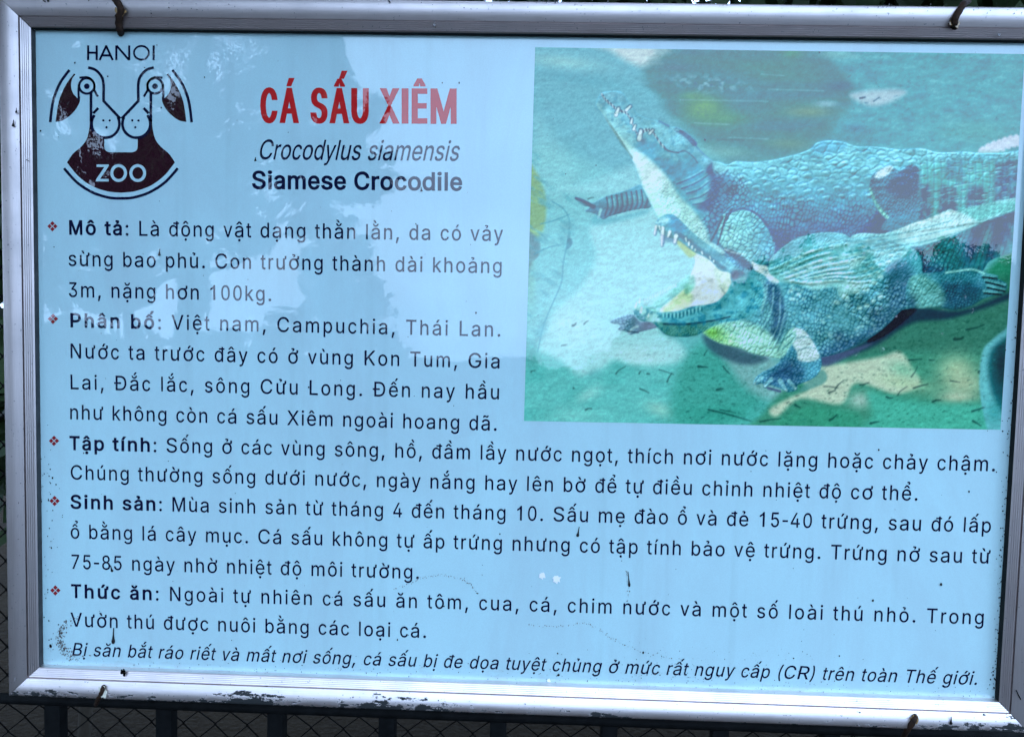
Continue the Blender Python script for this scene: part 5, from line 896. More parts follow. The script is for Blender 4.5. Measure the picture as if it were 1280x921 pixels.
    mix(tl * np.clip((Y - 197) / 10, 0, 1), (88, 184, 196), .95)
    for x0, x1, y0, y1, a in ((1146, 1163, 236, 300, .95), (1176, 1195, 238, 300, .9), (1211, 1229, 236, 262, .95), (1244, 1258, 207, 256, .85), (1256, 1290, 205, 252, .9), (1184, 1196, 203, 222, .55), (1198, 1208, 203, 226, .4)):
        mix(tl * poly([(x0, y0), ((x0 + x1) / 2, y0 - 3), (x1, y0 + 1), (x1 - 2, y1), (x0 - 2, y1)], 4.5) * (.45 + .75 * np.clip((fbm(5, 7, 171, 3) - .25) * 2, 0, 1)), (66, 86, 140), a * .95)
    for k in range(15):
        x = 1150 + k * 8.6; mix(tl * line([(x, 200), (x + 1 + rs.normal(0, .6), 225), (x - 1, 258)], .7, .5, .9), (54, 104, 148), .55); p.h += tl * 2.2 * np.exp(-((X - x - 4) / 3.2) ** 2)
    for k in range(90):
        x = 1149 + rs.randint(15) * 8.6 + rs.uniform(0, 2); y = rs.uniform(199, 258)
        mix(tl * line([(x, y), (x + 6, y - 1)], .6), (46, 84, 138), .6); mix(tl * line([(x, y + 1.4), (x + 6, y + .4)], .7), (136, 208, 216), .55)
    p.skin(tl * np.clip((206 - Y) / 10, 0, 1), 6, 4.5, 0, 18, (56, 110, 150), (140, 216, 224), .7, 3, .12)

    # ---- the crocodile in front, mouth wide open
    tailB = poly([(1060, 300), (1104, 292), (1127, 285), (1143, 278), (1155, 275), (1168, 270), (1187, 262), (1197, 264), (1222, 257), (1290, 250), (1290, 312), (1263, 316),
                  (1237, 326), (1226, 340), (1190, 360), (1140, 385), (1060, 380)], 1.1)
    legB = poly([(1140, 345), (1181, 340), (1198, 339), (1214, 336), (1231, 341), (1247, 345), (1246, 348), (1258, 355), (1257, 363), (1252, 367), (1230, 373), (1214, 382), (1193, 387), (1171, 384), (1143, 385), (1132, 370)], 1.2)
    trunkB = poly([(936, 330), (948, 327), (960, 333), (963, 324), (980, 308), (999, 297), (1027, 291), (1052, 292), (1065, 298), (1087, 295), (1110, 300), (1150, 320), (1146, 375), (1128, 386), (1110, 405),
                   (1089, 421), (1056, 438), (1028, 446), (990, 450), (961, 446), (940, 442), (924, 435), (902, 430), (884, 421), (876, 413), (890, 395), (915, 360)], 1.1)
    upj = poly([(819, 284), (822, 275), (828, 270), (836, 268), (844, 270), (854, 279), (864, 289), (881, 303), (902, 318), (918, 331), (940, 347), (950, 356), (948, 400), (925, 392), (914, 352),
                (912, 341), (900, 338), (888, 326), (876, 319), (866, 314), (856, 306), (845, 299), (834, 296), (824, 290)], 1)
    loj = poly([(792, 386), (799, 378), (806, 384), (818, 390), (832, 390), (850, 388), (866, 383), (882, 381), (896, 377), (908, 366), (918, 352), (950, 352), (952, 380), (930, 398), (900, 404), (878, 415), (870, 419), (853, 421),
                (834, 419), (823, 410), (815, 403), (803, 401), (795, 396)], 1)
    far = poly([(806, 386), (822, 374), (838, 363), (850, 352), (860, 344), (868, 350), (866, 375), (840, 392), (820, 392)], 1.4)
    mouth = poly([(864, 342), (869, 326), (862, 314), (872, 318), (882, 320), (896, 329), (906, 336), (914, 342), (914, 353), (907, 367), (895, 378), (880, 382), (862, 384), (846, 389), (828, 390), (826, 386), (838, 376), (850, 366), (860, 356)], 1.4)
    footB = poly([(763, 403), (768, 399), (776, 396), (791, 393), (800, 402), (815, 402), (822, 408), (810, 412), (798, 415), (788, 418), (784, 414), (773, 412), (775, 406)], 1)
    foreB = poly([(992, 412), (1004, 410), (1016, 424), (1024, 440), (1027, 455), (1022, 468), (1010, 476), (997, 481), (996, 487), (985, 490), (977, 486), (971, 484), (962, 481), (956, 485), (953, 479), (942, 481), (944, 473), (952, 466), (962, 461), (970, 456), (976, 449), (974, 430), (980, 418)], 1)
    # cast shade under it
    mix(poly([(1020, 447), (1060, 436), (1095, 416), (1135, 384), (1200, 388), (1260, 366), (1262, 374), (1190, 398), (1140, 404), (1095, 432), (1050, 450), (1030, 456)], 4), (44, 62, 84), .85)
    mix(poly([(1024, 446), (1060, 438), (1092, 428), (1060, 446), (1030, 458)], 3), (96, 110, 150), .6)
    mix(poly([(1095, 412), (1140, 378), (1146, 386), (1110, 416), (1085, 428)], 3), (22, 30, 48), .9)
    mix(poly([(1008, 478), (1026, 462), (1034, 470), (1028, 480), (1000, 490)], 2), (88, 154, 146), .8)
    mix(footB, (98, 148, 188)); mix(footB * np.clip((X - 786) / 20, 0, 1), (122, 122, 168), .85)
    p.skin(footB * np.clip((800 - X) / 16, 0, 1), 4, 3.4, -.4, 22, (56, 76, 128), (158, 214, 226), .8, 2, .14)
    mix(line([(786, 417), (790, 411), (797, 408)], 1.4), (160, 200, 220), .8); mix(line([(784, 414), (798, 416)], .8), (52, 60, 100), .7)
    mix(tailB, (82, 160, 184))
    edge = [(1060, 322), (1080, 316), (1111, 311), (1151, 308), (1189, 296), (1217, 284), (1242, 273), (1290, 256)]
    side = tailB * poly(edge + [(1290, 400), (1060, 400)], 1.6, False)
    mix(tailB, (132, 208, 224), .9); mix(tailB * poly([(1127, 285), (1150, 275), (1187, 261), (1205, 268), (1222, 276), (1190, 294), (1150, 302), (1125, 300)], 5), (176, 216, 228), .75)
    mix(tailB * poly([(1196, 262), (1222, 257), (1290, 250), (1290, 258), (1240, 270), (1222, 276), (1208, 268)], 3), (94, 190, 198), .85)
    mix(side, (76, 146, 172)); mix(side * np.clip((fbm(26, 60, 71, 3, -.5) - .46) * 5, 0, 1), (60, 88, 138), .85)
    mix(side * blob(1215, 308, 10, 26, .3), (62, 76, 134), .75); mix(side * blob(1245, 300, 7, 24, .3), (62, 76, 130), .75); mix(side * blob(1232, 300, 5, 20, .3), (96, 172, 182), .6)
    p.skin(side * np.clip((1215 - X) / 20, 0, 1), 5.2, 4.4, -.9, 24, (42, 80, 126), (120, 194, 206), .75, 4, .13)
    for k in range(16):
        x = 1160 + k * 6.5; mix(side * line([(x + 12, 296 - k * 2.2), (x, 318 - k), (x - 10, 340)], .7), (46, 84, 124), .5)
    mix(line(edge[1:-1], .9), (56, 116, 146), .7)
    mix(trunkB, (84, 168, 200))
    # trunk: flank first, back on top
    fl = trunkB * np.clip((Y - 340 + (X - 1000) * .12) / 70, 0, 1)
    mix(fl, (90, 164, 192), .9); mix(trunkB * poly([(1108, 335), (1136, 330), (1146, 372), (1128, 388), (1100, 412), (1086, 414), (1108, 380)], 9), (72, 106, 152), .8)
    mix(trunkB * blob(1055, 432, 60, 10, -.4), (58, 82, 140), .75); mix(trunkB * blob(1048, 420, 8, 7), (76, 82, 142), .6); mix(trunkB * blob(1093, 392, 9, 9), (70, 78, 140), .6)
    mix(trunkB * blob(1005, 385, 22, 26), (76, 146, 182), .5)
    p.skin(trunkB * np.clip((X - 975) / 10, 0, 1) * np.clip((Y - 352) / 8, 0, 1), 4.8, 4.8, .3, 26, (40, 74, 128), (148, 218, 228), .9, 5, .13)
    p.skin(trunkB * poly([(1050, 366), (1085, 350), (1112, 345), (1108, 380), (1084, 404), (1060, 392)], 6), 8.5, 8, .4, 27, (44, 92, 140), (162, 222, 230), .85, 4, .09)
    back = trunkB * poly([(958, 338), (963, 322), (980, 306), (1000, 295), (1027, 289), (1060, 292), (1110, 288), (1150, 290), (1150, 308), (1112, 330), (1104, 341), (1085, 360), (1064, 368), (1050, 372), (1045, 360), (1034, 360), (1018, 363), (996, 355), (974, 352)], 2)
    mix(back, (108, 188, 208), .95); mix(back * np.clip((fbm(22, 12, 211, 3, -.35) - .42) * 3, 0, 1), (136, 206, 220), .7)
    mix(back * poly([(980, 350), (996, 334), (1018, 328), (1050, 322), (1080, 318), (1066, 338), (1040, 356), (1018, 361), (998, 354)], 7), (178, 216, 228), .5)
    mix(back * blob(1068, 355, 16, 10, -.4), (168, 218, 226), .8); mix(back * poly([(964, 328), (980, 309), (1000, 298), (1027, 292), (1054, 293), (1064, 299), (1030, 303), (1000, 312), (978, 330)], 3), (92, 178, 210), .9)
    mix(back * np.clip((fbm(12, 5, 81, 3, -.35) - .5) * 4, 0, 1), (100, 190, 214), .35)
    for r in range(8):                                                    # rows of scutes along the back and tail
        q0 = (964 + r * 6, 344 + r * 1.2 - max(0, 4 - r) * 2.5); q1 = (1035 + r * 7, 306 + r * 6.2); q2 = (1120 + r * 4, 292 + r * 4.5)
        C = p.curve([q0, ((q0[0] + q1[0]) / 2 + 2, (q0[1] + q1[1]) / 2 - 3), q1, q2], 8, False)
        for i in range(0, len(C) - 1):
            if rs.rand() < .18: continue
            x, y = C[i]; dx, dy = C[i + 1] - C[i]
            mix(back * line([(x, y), (x + dx * .6, y + dy * .6), (x + dx * .8, y + dy * .8 + 1.8)], .8, .4), (52, 134, 172), .8)
            mix(back * p.blob(x + dx * .4 + rs.normal(0, .8), y + 2.6 + rs.normal(0, .6), 2.6, 1.5), (206, 232, 236), .6 * rs.rand()); p.h += back * 2.4 * p.blob(x + 1, y + 2.6, 4.2, 2.0)
    for r, (a, b, m) in enumerate((((1062, 309), (1205, 282), (1140, 297)), ((1070, 314), (1215, 286), (1150, 303)), ((1060, 302), (1190, 276), (1130, 291)))):
        C = p.curve([a, m, b], 14, False)
        for i in range(len(C) - 1):
            x, y = C[i]; mix(tailB * line([(x, y), tuple(C[i] * .4 + C[i + 1] * .6)], .7), (74, 158, 184), .75)
    for k in range(11): x = 1118 + k * 7.4; y = 286 - k * 2.3; mix(tailB * blob(x, y + 1.5, 3, 2.2), (222, 236, 242), .7)
    # knobbly white side row
    for x, y, r in ((1045, 378, 5), (1056, 372, 6), (1070, 365, 6), (1082, 362, 6), (1092, 354, 5), (1100, 346, 5), (1100, 371, 5), (1091, 376, 4), (1083, 382, 5), (990, 374, 4), (998, 368, 4), (988, 364, 4), (1004, 374, 3), (1074, 385, 5)):
        r *= .72; mix(trunkB * poly([(x - r, y + 1), (x - r * .4, y - r * .7), (x + r * .9, y - r * .5), (x + r, y + r * .4), (x, y + r * .6)], 1.2), (160, 214, 224), .75)
    for _ in range(120):
        x, y = rs.uniform(975, 1110), rs.uniform(352, 425); mix(trunkB * p.blob(x, y, rs.uniform(1, 2.4), rs.uniform(.9, 2)), (158, 214, 224), rs.uniform(.15, .7))
    # white neck crest
    mix(poly([(880, 300), (890, 303), (906, 314), (902, 318), (890, 311)], 1.2), (150, 212, 224), .9)
    mix(poly([(904, 312), (915, 312), (930, 322), (942, 334), (936, 338), (920, 326)], 2), (72, 88, 130), .9); mix(line([(906, 312), (918, 316), (932, 318)], 1, .7), (196, 222, 232), .7)
    mix(poly([(939, 327), (948, 331), (958, 333), (962, 342), (974, 352), (965, 354), (955, 344), (944, 338)], 1.2), (206, 224, 236), .95)
    mix(blob(957, 340, 3, 3), (110, 160, 190), .8); mix(blob(968, 341, 3, 4), (96, 176, 190), .8)
    # neck folds, chest
    nk = trunkB * poly([(945, 345), (962, 352), (975, 360), (985, 400), (975, 430), (955, 446), (920, 436), (880, 420), (878, 408), (915, 395), (938, 370)], 5)
    mix(nk, (98, 172, 196), .9); mix(nk * poly([(958, 352), (974, 358), (982, 395), (970, 425), (955, 432), (966, 400), (960, 372)], 4), (64, 92, 146), .85)
    p.skin(nk, 4, 6.5, .55, 30, (50, 82, 136), (140, 212, 222), .75, 5, .12)
    ch = trunkB * poly([(878, 414), (892, 407), (915, 402), (940, 405), (965, 420), (975, 440), (975, 452), (940, 445), (900, 432)], 5)
    mix(ch, (150, 220, 208), .95); mix(ch * blob(891, 416, 13, 10, .4), (112, 194, 84), .95); mix(ch * blob(906, 424, 16, 8, .4), (150, 222, 140), .7)
    p.skin(ch * np.clip((X - 885) / 10, 0, 1), 6, 8.5, .35, 32, (66, 150, 156), (186, 232, 216), .75, 5, .08)
    for q in ([(962, 356), (956, 385), (940, 405), (918, 408)], [(970, 360), (966, 392), (950, 418)], [(978, 372), (976, 405), (962, 432)], [(952, 360), (944, 380), (925, 398)], [(984, 392), (976, 420), (966, 438)]):
        mix(trunkB * line(q, 1.3, .8, 1.2), (54, 92, 138), .5); mix(trunkB * line([(x - 3, y) for x, y in q], 1.1, .6), (136, 208, 222), .45)
    # far side of the lower jaw, mouth lining
    mix(far, (122, 202, 208)); mix(mouth, (208, 216, 232))
    mix(mouth * poly([(826, 392), (832, 382), (846, 368), (858, 360), (866, 372), (856, 384), (840, 390)], 4), (190, 222, 176), .95)
    mix(mouth * poly([(896, 330), (914, 340), (916, 354), (906, 368), (898, 356), (892, 340)], 3), (196, 222, 208), .8)
    mix(mouth * blob(880, 325, 9, 6), (188, 222, 208), .7)
    mix(poly([(858, 354), (866, 344), (869, 354), (866, 362), (858, 368), (855, 362)], 2.5), (106, 190, 178), .85)
    mix(poly([(843, 300), (850, 298), (860, 308), (870, 317), (862, 322), (853, 313)], 1.6), (172, 206, 140), .95)
    mix(line([(901, 360), (906, 366)], .8), (150, 170, 190), .8)
    for k in range(13):
        x = 806 + k * 3.2; y = 377 - k * 1.6; mix(line([(x, y), (x + .3, y - 3.6)], .8, .4), (196, 236, 238), .85)
    mix(line([(806, 386), (826, 382), (838, 372)], 1.1), (96, 170, 190), .6)
    # upper jaw
    mix(upj, (90, 172, 200)); mix(upj * poly([(832, 268), (846, 270), (858, 284), (852, 292), (840, 288)], 4), (58, 142, 194), .9)
    mix(upj * line([(822, 278), (834, 275)], 4, 3, 3), (150, 208, 224), .9); mix(upj * line([(864, 296), (890, 314), (914, 334)], 3.5, 5, 3), (104, 184, 208), .7)
    mix(upj * line([(846, 292), (864, 304), (884, 320), (906, 337)], 2.6, 3, 1.6), (66, 112, 150), .8)
    mix(upj * poly([(906, 338), (930, 344), (950, 356), (948, 400), (926, 392), (915, 360)], 4), (86, 166, 194), .8); mix(upj * poly([(914, 340), (924, 338), (930, 343), (916, 350)], 2), (92, 78, 118), .9); mix(upj * blob(930, 352, 9, 6), (92, 176, 170), .6)
    p.mix(upj * np.clip((fbm(5, 4, 91, 3) - .5) * 5, 0, 1), (62, 128, 172), .55)
    for q in ([(918, 362), (932, 364), (948, 364)], [(920, 374), (936, 370), (952, 368)], [(922, 352), (936, 352), (950, 358)]): mix(line(q, .7), (52, 116, 156), .6)
    mix(poly([(822, 284), (830, 286), (842, 294), (846, 300), (836, 303), (828, 297)], 1.6), (92, 142, 160), .8)
    for a, b, w in (((820, 283), (818, 293), 1.7), ((828, 285), (828, 303), 2.2), ((827, 296), (827, 307), 1.6), ((837, 290), (835, 296), 2), ((845, 295), (843, 303), 2.5), ((824, 283), (825, 287), 1.1), ((857, 298), (858, 302), 1), ((861, 303), (861, 307), 1.2), ((865, 308), (865, 311), 1.1), ((869, 312), (869, 314), 1), ((877, 315), (878, 318), 1), ((887, 321), (888, 324), .9), ((892, 326), (892, 328), .8)):
        mix(line([(a[0] + .8, a[1]), (b[0] + .8, b[1])], w + .5), (70, 104, 136), .55); mix(line([a, b], w, w * .6), (216, 234, 238), .95)
    # lower jaw
    mix(loj, (80, 168, 194)); mix(loj * poly([(792, 386), (799, 378), (806, 384), (820, 391), (826, 402), (815, 404), (800, 400)], 3), (150, 212, 224), .9)
    mix(loj * poly([(815, 403), (840, 404), (870, 405), (900, 401), (880, 414), (868, 420), (834, 420), (822, 410)], 2), (74, 140, 146), .95)
    mix(loj * line([(830, 405), (860, 405), (890, 401), (912, 396)], 1.5, 1), (56, 70, 108), .85)
    mix(loj * np.clip((fbm(5, 5, 95, 3) - .48) * 5, 0, 1), (34, 112, 160), .6)
    p.skin(loj * np.clip((Y - 406) / 4, 0, 1), 3, 2.4, 0, 36, (44, 92, 100), (130, 200, 190), .8, 2, .14)
    for k in range(11): x = 829 + k * 4.6; y = 392 - max(0, k - 4) * 1.4; mix(line([(x, y), (x, y + 4)], 1.1, .6), (130, 208, 224), .8); mix(line([(x + 2.2, y + 1), (x + 2.2, y + 5)], .8), (30, 88, 128), .7)
    for a, b, w in (((794, 384), (796, 378), 1.5), ((801, 390), (802, 384), 1.8), ((799, 378), (800, 373), 1.3), ((810, 396), (811, 392), 1.2)): mix(line([a, b], w, w * .5), (206, 236, 238), .9)
    # hind leg with splayed toes
    mix(legB, (72, 140, 172)); mix(legB * poly([(1178, 354), (1200, 352), (1226, 356), (1224, 374), (1205, 386), (1175, 386), (1170, 372)], 8), (54, 92, 134), .85)
    p.skin(legB * np.clip((X - 1168) / 8, 0, 1), 3.4, 3.4, .3, 38, (26, 44, 92), (110, 184, 200), .75, 3, .14)
    thigh = legB * poly([(1136, 350), (1150, 342), (1178, 362), (1176, 384), (1145, 386)], 5)
    mix(thigh, (104, 176, 182), .7)
    p.skin(thigh, 6.5, 5, -.9, 44, (52, 106, 124), (164, 214, 200), .7, 4, .1)
    mix(legB * blob(1140, 378, 6, 10), (54, 74, 120), .7)
    for a, b in (((1228, 344), (1246, 346)), ((1232, 350), (1256, 356)), ((1234, 357), (1256, 362)), ((1230, 364), (1252, 366))):
        mix(line([a, b], 2, 1.3), (92, 166, 188), .85); mix(line([(a[0], a[1] + 2.6), (b[0], b[1] + 2.4)], 1, .7), (16, 32, 60), .85)
    mix(line([(1182, 341), (1214, 337), (1230, 342)], 1.3), (132, 204, 210), .8)
    # foreleg and claws
    mix(foreB, (76, 152, 192)); mix(foreB * poly([(974, 455), (990, 448), (1005, 462), (998, 480), (975, 482), (955, 478)], 6), (72, 110, 172), .85)
    p.skin(foreB, 4.4, 4, .4, 40, (44, 84, 142), (150, 214, 228), .8, 3, .13)
    mix(poly([(992, 411), (1004, 412), (1014, 424), (1021, 436), (1024, 447), (1012, 452), (998, 450), (996, 440), (990, 428), (995, 420)], 1.8), (196, 220, 232), .85)
    mix(line([(990, 426), (1002, 421), (1012, 422)], .8), (90, 150, 180), .7); mix(line([(998, 438), (1010, 434), (1020, 436)], .8), (110, 160, 190), .7)
    mix(poly([(972, 432), (982, 416), (993, 410), (994, 422), (986, 436), (978, 446), (960, 446)], 2), (146, 216, 212), .9)
    for q in ([(978, 436), (990, 426)], [(975, 428), (990, 417)], [(985, 412), (979, 424), (972, 438)]): mix(line(q, .8), (64, 128, 152), .8)
    for k in range(5): mix(foreB * line([(962 + k * 4, 470 - k * 2), (976 + k * 3, 470 - k * 3), (990, 474 - k * 3)], .6), (58, 72, 140), .6)
    for a, b, w in (((952, 472), (943, 479), 2.4), ((964, 474), (956, 482), 2.6), ((975, 476), (982, 487), 3), ((986, 476), (994, 485), 2.6)): mix(line([a, b], w, w * .6), (112, 178, 208), .95); mix(line([b, (b[0] + .5, b[1] + 1)], 1), (170, 212, 226), .8)
    mix(line([(960, 485), (975, 489)], 1.6), (66, 74, 120), .7)
    p.masks['b'] = np.max([tailB, legB, trunkB, upj, loj, far, mouth, footB, foreB], 0)
    body = np.clip(p.masks['a'] + p.masks['b'], 0, 1)
    p.h += body * (fbm(3.2, 2.8, 181, 3) * .9 + fbm(9, 7, 185, 3) * 2.4)
    p.relief(body, .24)
    mot = (fbm(30, 22, 191, 4) - .5) * .34 + (fbm(8, 7, 195, 3) - .5) * .26
    p.c = p.c * (1 + body[..., None] * mot[..., None])
    p.c = p.c + body[..., None] * (np.array((0, 20, 14)) * .5 - (p.c - p.c.mean(-1, keepdims=True)) * .32)     # the purple of the ink has faded to teal
    p.c = p.c + body[..., None] * ((p.c - 150) * .20 * np.array((1.15, 1.1, 1)) + np.array((-2, 1, -11)))
    k0 = p.c.copy(); p.blur(1); p.c = .5 * p.c + .5 * k0
    # grain and fading of the print
    p.mul(1 + (p.lat(X * 1.1, Y * 1.1, 7) - .5) * .10 + (fbm(3, 3, 99, 2) - .5) * .08)
    return np.clip(p.c, 4, 250), p.masks

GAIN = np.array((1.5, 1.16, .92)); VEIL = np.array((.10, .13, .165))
def ink_of(c, y=None):                               # mirrored sky's light taken out of the ink colours, most towards the top
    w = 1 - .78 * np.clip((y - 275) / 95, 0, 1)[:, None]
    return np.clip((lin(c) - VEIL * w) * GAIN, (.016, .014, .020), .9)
PC = uv([(669, 59.5), (1281, 68), (1250.5, 537), (655, 526)])          # its four corners, clockwise
NX, NY = 640, 490
U, Vv = np.meshgrid(np.linspace(0, 1, NX), np.linspace(0, 1, NY))
XZ = ((PC[0][None, None] * (1 - U)[..., None] + PC[1] * U[..., None]) * (1 - Vv)[..., None] + (PC[3] * (1 - U)[..., None] + PC[2] * U[..., None]) * Vv[..., None])
q = np.stack([XZ[..., 0], np.full(U.shape, DP), XZ[..., 1]], -1) - CAM
q = q @ CM.T
PY = 460.5 + FPX * q[..., 1] / q[..., 2]
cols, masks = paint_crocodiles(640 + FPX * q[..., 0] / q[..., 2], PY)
def print_mesh(name, keep, layer, parent, mat):
    idx = np.arange(NX * NY).reshape(NY, NX)
    qd = np.stack([idx[1:, :-1], idx[1:, 1:], idx[:-1, 1:], idx[:-1, :-1]], -1)
    if keep is not None:
        k = (keep[1:, :-1] + keep[1:, 1:] + keep[:-1, 1:] + keep[:-1, :-1]) > 2.0; qd = qd[k]
    qd = qd.reshape(-1, 4); used, inv = np.unique(qd, return_inverse=True)
    P = XZ.reshape(-1, 2)[used]
    me = mesh_np(name, np.c_[P[:, 0], np.full(len(P), DP - .00012 * layer), P[:, 1]], inv.reshape(-1, 4))
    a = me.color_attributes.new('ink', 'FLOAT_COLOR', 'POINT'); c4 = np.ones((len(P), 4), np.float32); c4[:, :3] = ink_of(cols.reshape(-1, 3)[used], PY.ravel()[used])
    a.data.foreach_set('color', c4.ravel())
    o = link(name, me, mat, parent)
    if parent is sign: o.matrix_parent_inverse = Matrix.Translation(-sign.location)
    return o
pm = photo_mat()
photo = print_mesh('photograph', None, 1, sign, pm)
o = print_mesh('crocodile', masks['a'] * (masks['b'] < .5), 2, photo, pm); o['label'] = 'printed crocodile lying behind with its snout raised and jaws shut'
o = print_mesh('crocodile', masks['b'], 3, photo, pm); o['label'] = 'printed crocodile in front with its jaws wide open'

# ================================================================ dirt and white spots on the board
drt = Art()
def drop(x, y, l, r, ang=90):                        # a run with a fat lower end
    a = R(ang); dx, dy = math.cos(a), math.sin(a); n = 10; pts = []
    L = [(0, .25), (.45, .35), (.7, .6), (.88, 1.0), (1.0, .8), (1.06, .3)]
    pts = [(x + dx * l * t - dy * r * w, y + dy * l * t + dx * r * w) for t, w in L] + [(x + dx * l * t + dy * r * w, y + dy * l * t - dx * r * w) for t, w in L[::-1]]
    drt.add([pts])
def speck(x, y, r):
    n = rnd.randint(5, 8); a0 = rnd.uniform(0, 6); st = rnd.uniform(.7, 1.5)
    drt.add([[(x + r * math.cos(a0 + 6.283 * k / n) * rnd.uniform(.65, 1.2), y + st * r * math.sin(a0 + 6.283 * k / n) * rnd.uniform(.65, 1.2)) for k in range(n)]])
for a in ((142.5, 784, 19, 2.4, 92), (200, 311, 8.5, 2.0, 95), (319.5, 197, 4.5, 1.7, 90), (526.5, 234, 5.5, 1.7, 85), (138.5, 706, 8, 1.8, 75), (724, 658, 12, 2.0, 100), (785, 714, 18, 1.6, 85)): drop(*a)
for x, y, r in ((63.5, 807, 2.2), (520, 280, .9), (595, 391, 1.3), (386, 484, 1.4), (707, 218, 1.0), (881, 175, 1.6), (1091, 750, 1.7), (1176, 730, 1.8), (1024, 66, 1.0), (68, 309, 1.0), (51, 164, 1.2), (202, 135, 1.2), (181, 85, 1.0), (94, 79, 1.0), (196.5, 57, .7),
                (135, 96, 1), (256, 97, 1), (553, 104, .9), (574, 104, 1), (698, 843, 1.8), (697, 816, 1.3), (804, 815, 1.5), (860, 861, 1.8), (1098, 562, 1.2), (1211, 614, 1.1), (745, 207, 1.0), (555, 757, 1.4), (597, 741, 1.2), (625, 667, 1.0),
                (497, 799, 1.0), (61, 625, .9), (105, 566, .8), (66, 597, 1), (231, 904, .1), (1049, 819, 1.2), (992, 822, 1), (957, 563, .8)): speck(x, y, r)
for _ in range(430):                                  # mould creeping in from the right edge
    y = rnd.uniform(300, 872) ** 1.0; xe = 1247 + (876 - y) * .0645
    dens = min(1, (y - 280) / 300)
    if rnd.random() > dens: continue
    speck(xe - 1.5 - abs(rnd.gauss(0, 1)) * (3 + 5 * rnd.random() ** 3), y, rnd.uniform(.35, 1.0))
for _ in range(330):                                  # grit along the bottom and in the lower corners
    x = rnd.uniform(50, 1240); yb = 834 + (x - 46) * .0345; speck(x, yb - 2 - abs(rnd.gauss(0, 1)) * 11, rnd.uniform(.22, .62))
for _ in range(150): speck(rnd.uniform(50, 1250), rnd.uniform(60, 860), rnd.uniform(.3, .6))
for _ in range(70): speck(48 + abs(rnd.gauss(0, 12)), rnd.uniform(560, 830), rnd.uniform(.4, .9))
for _ in range(120): speck(rnd.gauss(880, 90), rnd.gauss(832, 14), rnd.uniform(.22, .6))
drt.build('dirt_specks', ink_mat('black mould', (.022, .023, .026)), sign, 5)['kind'] = 'stuff'
drt = Art()
for _ in range(190):                                  # the brown tide ring in the lower left corner, and faint tide lines
    a = rnd.gauss(R(165), .75); r_ = 22 + rnd.gauss(0, 2.6); speck(98 + r_ * 1.05 * math.cos(a), 797 - 25 * math.sin(-a) * (r_ / 22), rnd.uniform(.4, 1.05))
for pts in ([(492, 736), (512, 729), (528, 722), (548, 718), (570, 721), (585, 727), (596, 740)], [(660, 780), (700, 782), (730, 778), (748, 786), (770, 800), (800, 813), (850, 824)], [(783, 713), (786, 730), (784, 752)], [(770, 850), (820, 842), (880, 848)]):
    for q_ in smooth(pts, 16): 
        if rnd.random() < .75: speck(q_[0] + rnd.gauss(0, .9), q_[1] + rnd.gauss(0, .8), rnd.uniform(.3, .75))
drt.build('brown_stain', ink_mat('brown tide mark', (.17, .14, .13)), sign, 4)['kind'] = 'stuff'
WHITE = ink_mat('white spots', (.93, .93, .93), .03)  # small ragged white spots on the board
for x, y, r in ((678, 718.5, 3.9), (696, 723, 4.6), (686, 849.5, 2.3)):
    drt = Art(); drt.add([smooth([(x + r * k_ * math.cos(a), y + r * k_ * 1.1 * math.sin(a)) for a, k_ in ((2 * math.pi * i / 17, rnd.choice((.75, .85, 1, 1.25))) for i in range(17))], 3, True)])
    drt.build('white_spot', WHITE, sign, 6)

# marks on the metal of the frame, each lying on the band it sits on
_uv = uv
def on_frame(depth):
    global uv
    uv = lambda P: np.array([at(p[0], p[1], depth)[[0, 2]] for p in np.asarray(P, float).reshape(-1, 2)])
def frame_marks(depth, marks):
    global drt, uv
    on_frame(depth); drt = Art()
    for m_ in marks:
        if len(m_) == 3: speck(*m_)
        elif len(m_) == 5: drop(*m_)
        else: drt.add([stroke([m_[:2], m_[2:4]], 1.3)])
    v = np.concatenate(drt.v); tr_ = np.concatenate(drt.t); uv = _uv
    o = flat_obj('frame_specks', v, tr_, 0, GRIME, sign); o['kind'] = 'stuff'
    for p in o.data.vertices: p.co.y = depth
GRIME = ink_mat('grime on metal', (.010, .010, .011))
out_marks = [(20.5, 135, 6, 1.6, 92), (17, 150, 8, 1.9, 96), (1189, 895, 10, 2.2, 92), (60, 1, 1.5), (111, 1, .9), (189, 17, .9), (211, 10, .7), (487, 2, 1.2), (580, 10, .8), (694, 4, .9), (760, 2, 1.0), (1268, 17, 1.0), (1075, 890, 1.4), (548, 875, .9), (441, 871, .9),
             (1270, 862, 1276, 874, 1, 1), (52, -1, 57, 3, 1, 1), (484, -1, 488, 4, 1, 1)] + [(rnd.uniform(10, 1280), rnd.choice((rnd.uniform(3, 18), rnd.uniform(4, 16))), rnd.uniform(.3, .7)) for _ in range(40)]
out_marks += [(rnd.uniform(8, 26), rnd.uniform(30, 820), rnd.uniform(.3, .6)) for _ in range(30)] + [(690 + rnd.gauss(0, 12), 1 + rnd.uniform(0, 3), rnd.uniform(.5, 1.0)) for _ in range(12)] + [(1110 + rnd.gauss(0, 9), 6 + rnd.uniform(0, 4), rnd.uniform(.4, .9)) for _ in range(14)]
frame_marks(-.0071, out_marks)
frame_marks(-.0034, [(543, 27, 1.0), (543, 31.5, 1.6), (543, 36, 1.1), (1249, 43.5, 1.9), (33.5, 200, .8), (35.5, 201, .8), (38, 262, .6), (157, 841, .8)] + [(153.5 + rnd.uniform(-2.4, 2.4), 839 + rnd.uniform(-1, 5.5), rnd.uniform(1.2, 2.2)) for _ in range(9)] + [(rnd.uniform(60, 1270), 24 + rnd.uniform(3, 12) + .008 * 600, rnd.uniform(.3, .6)) for _ in range(30)])

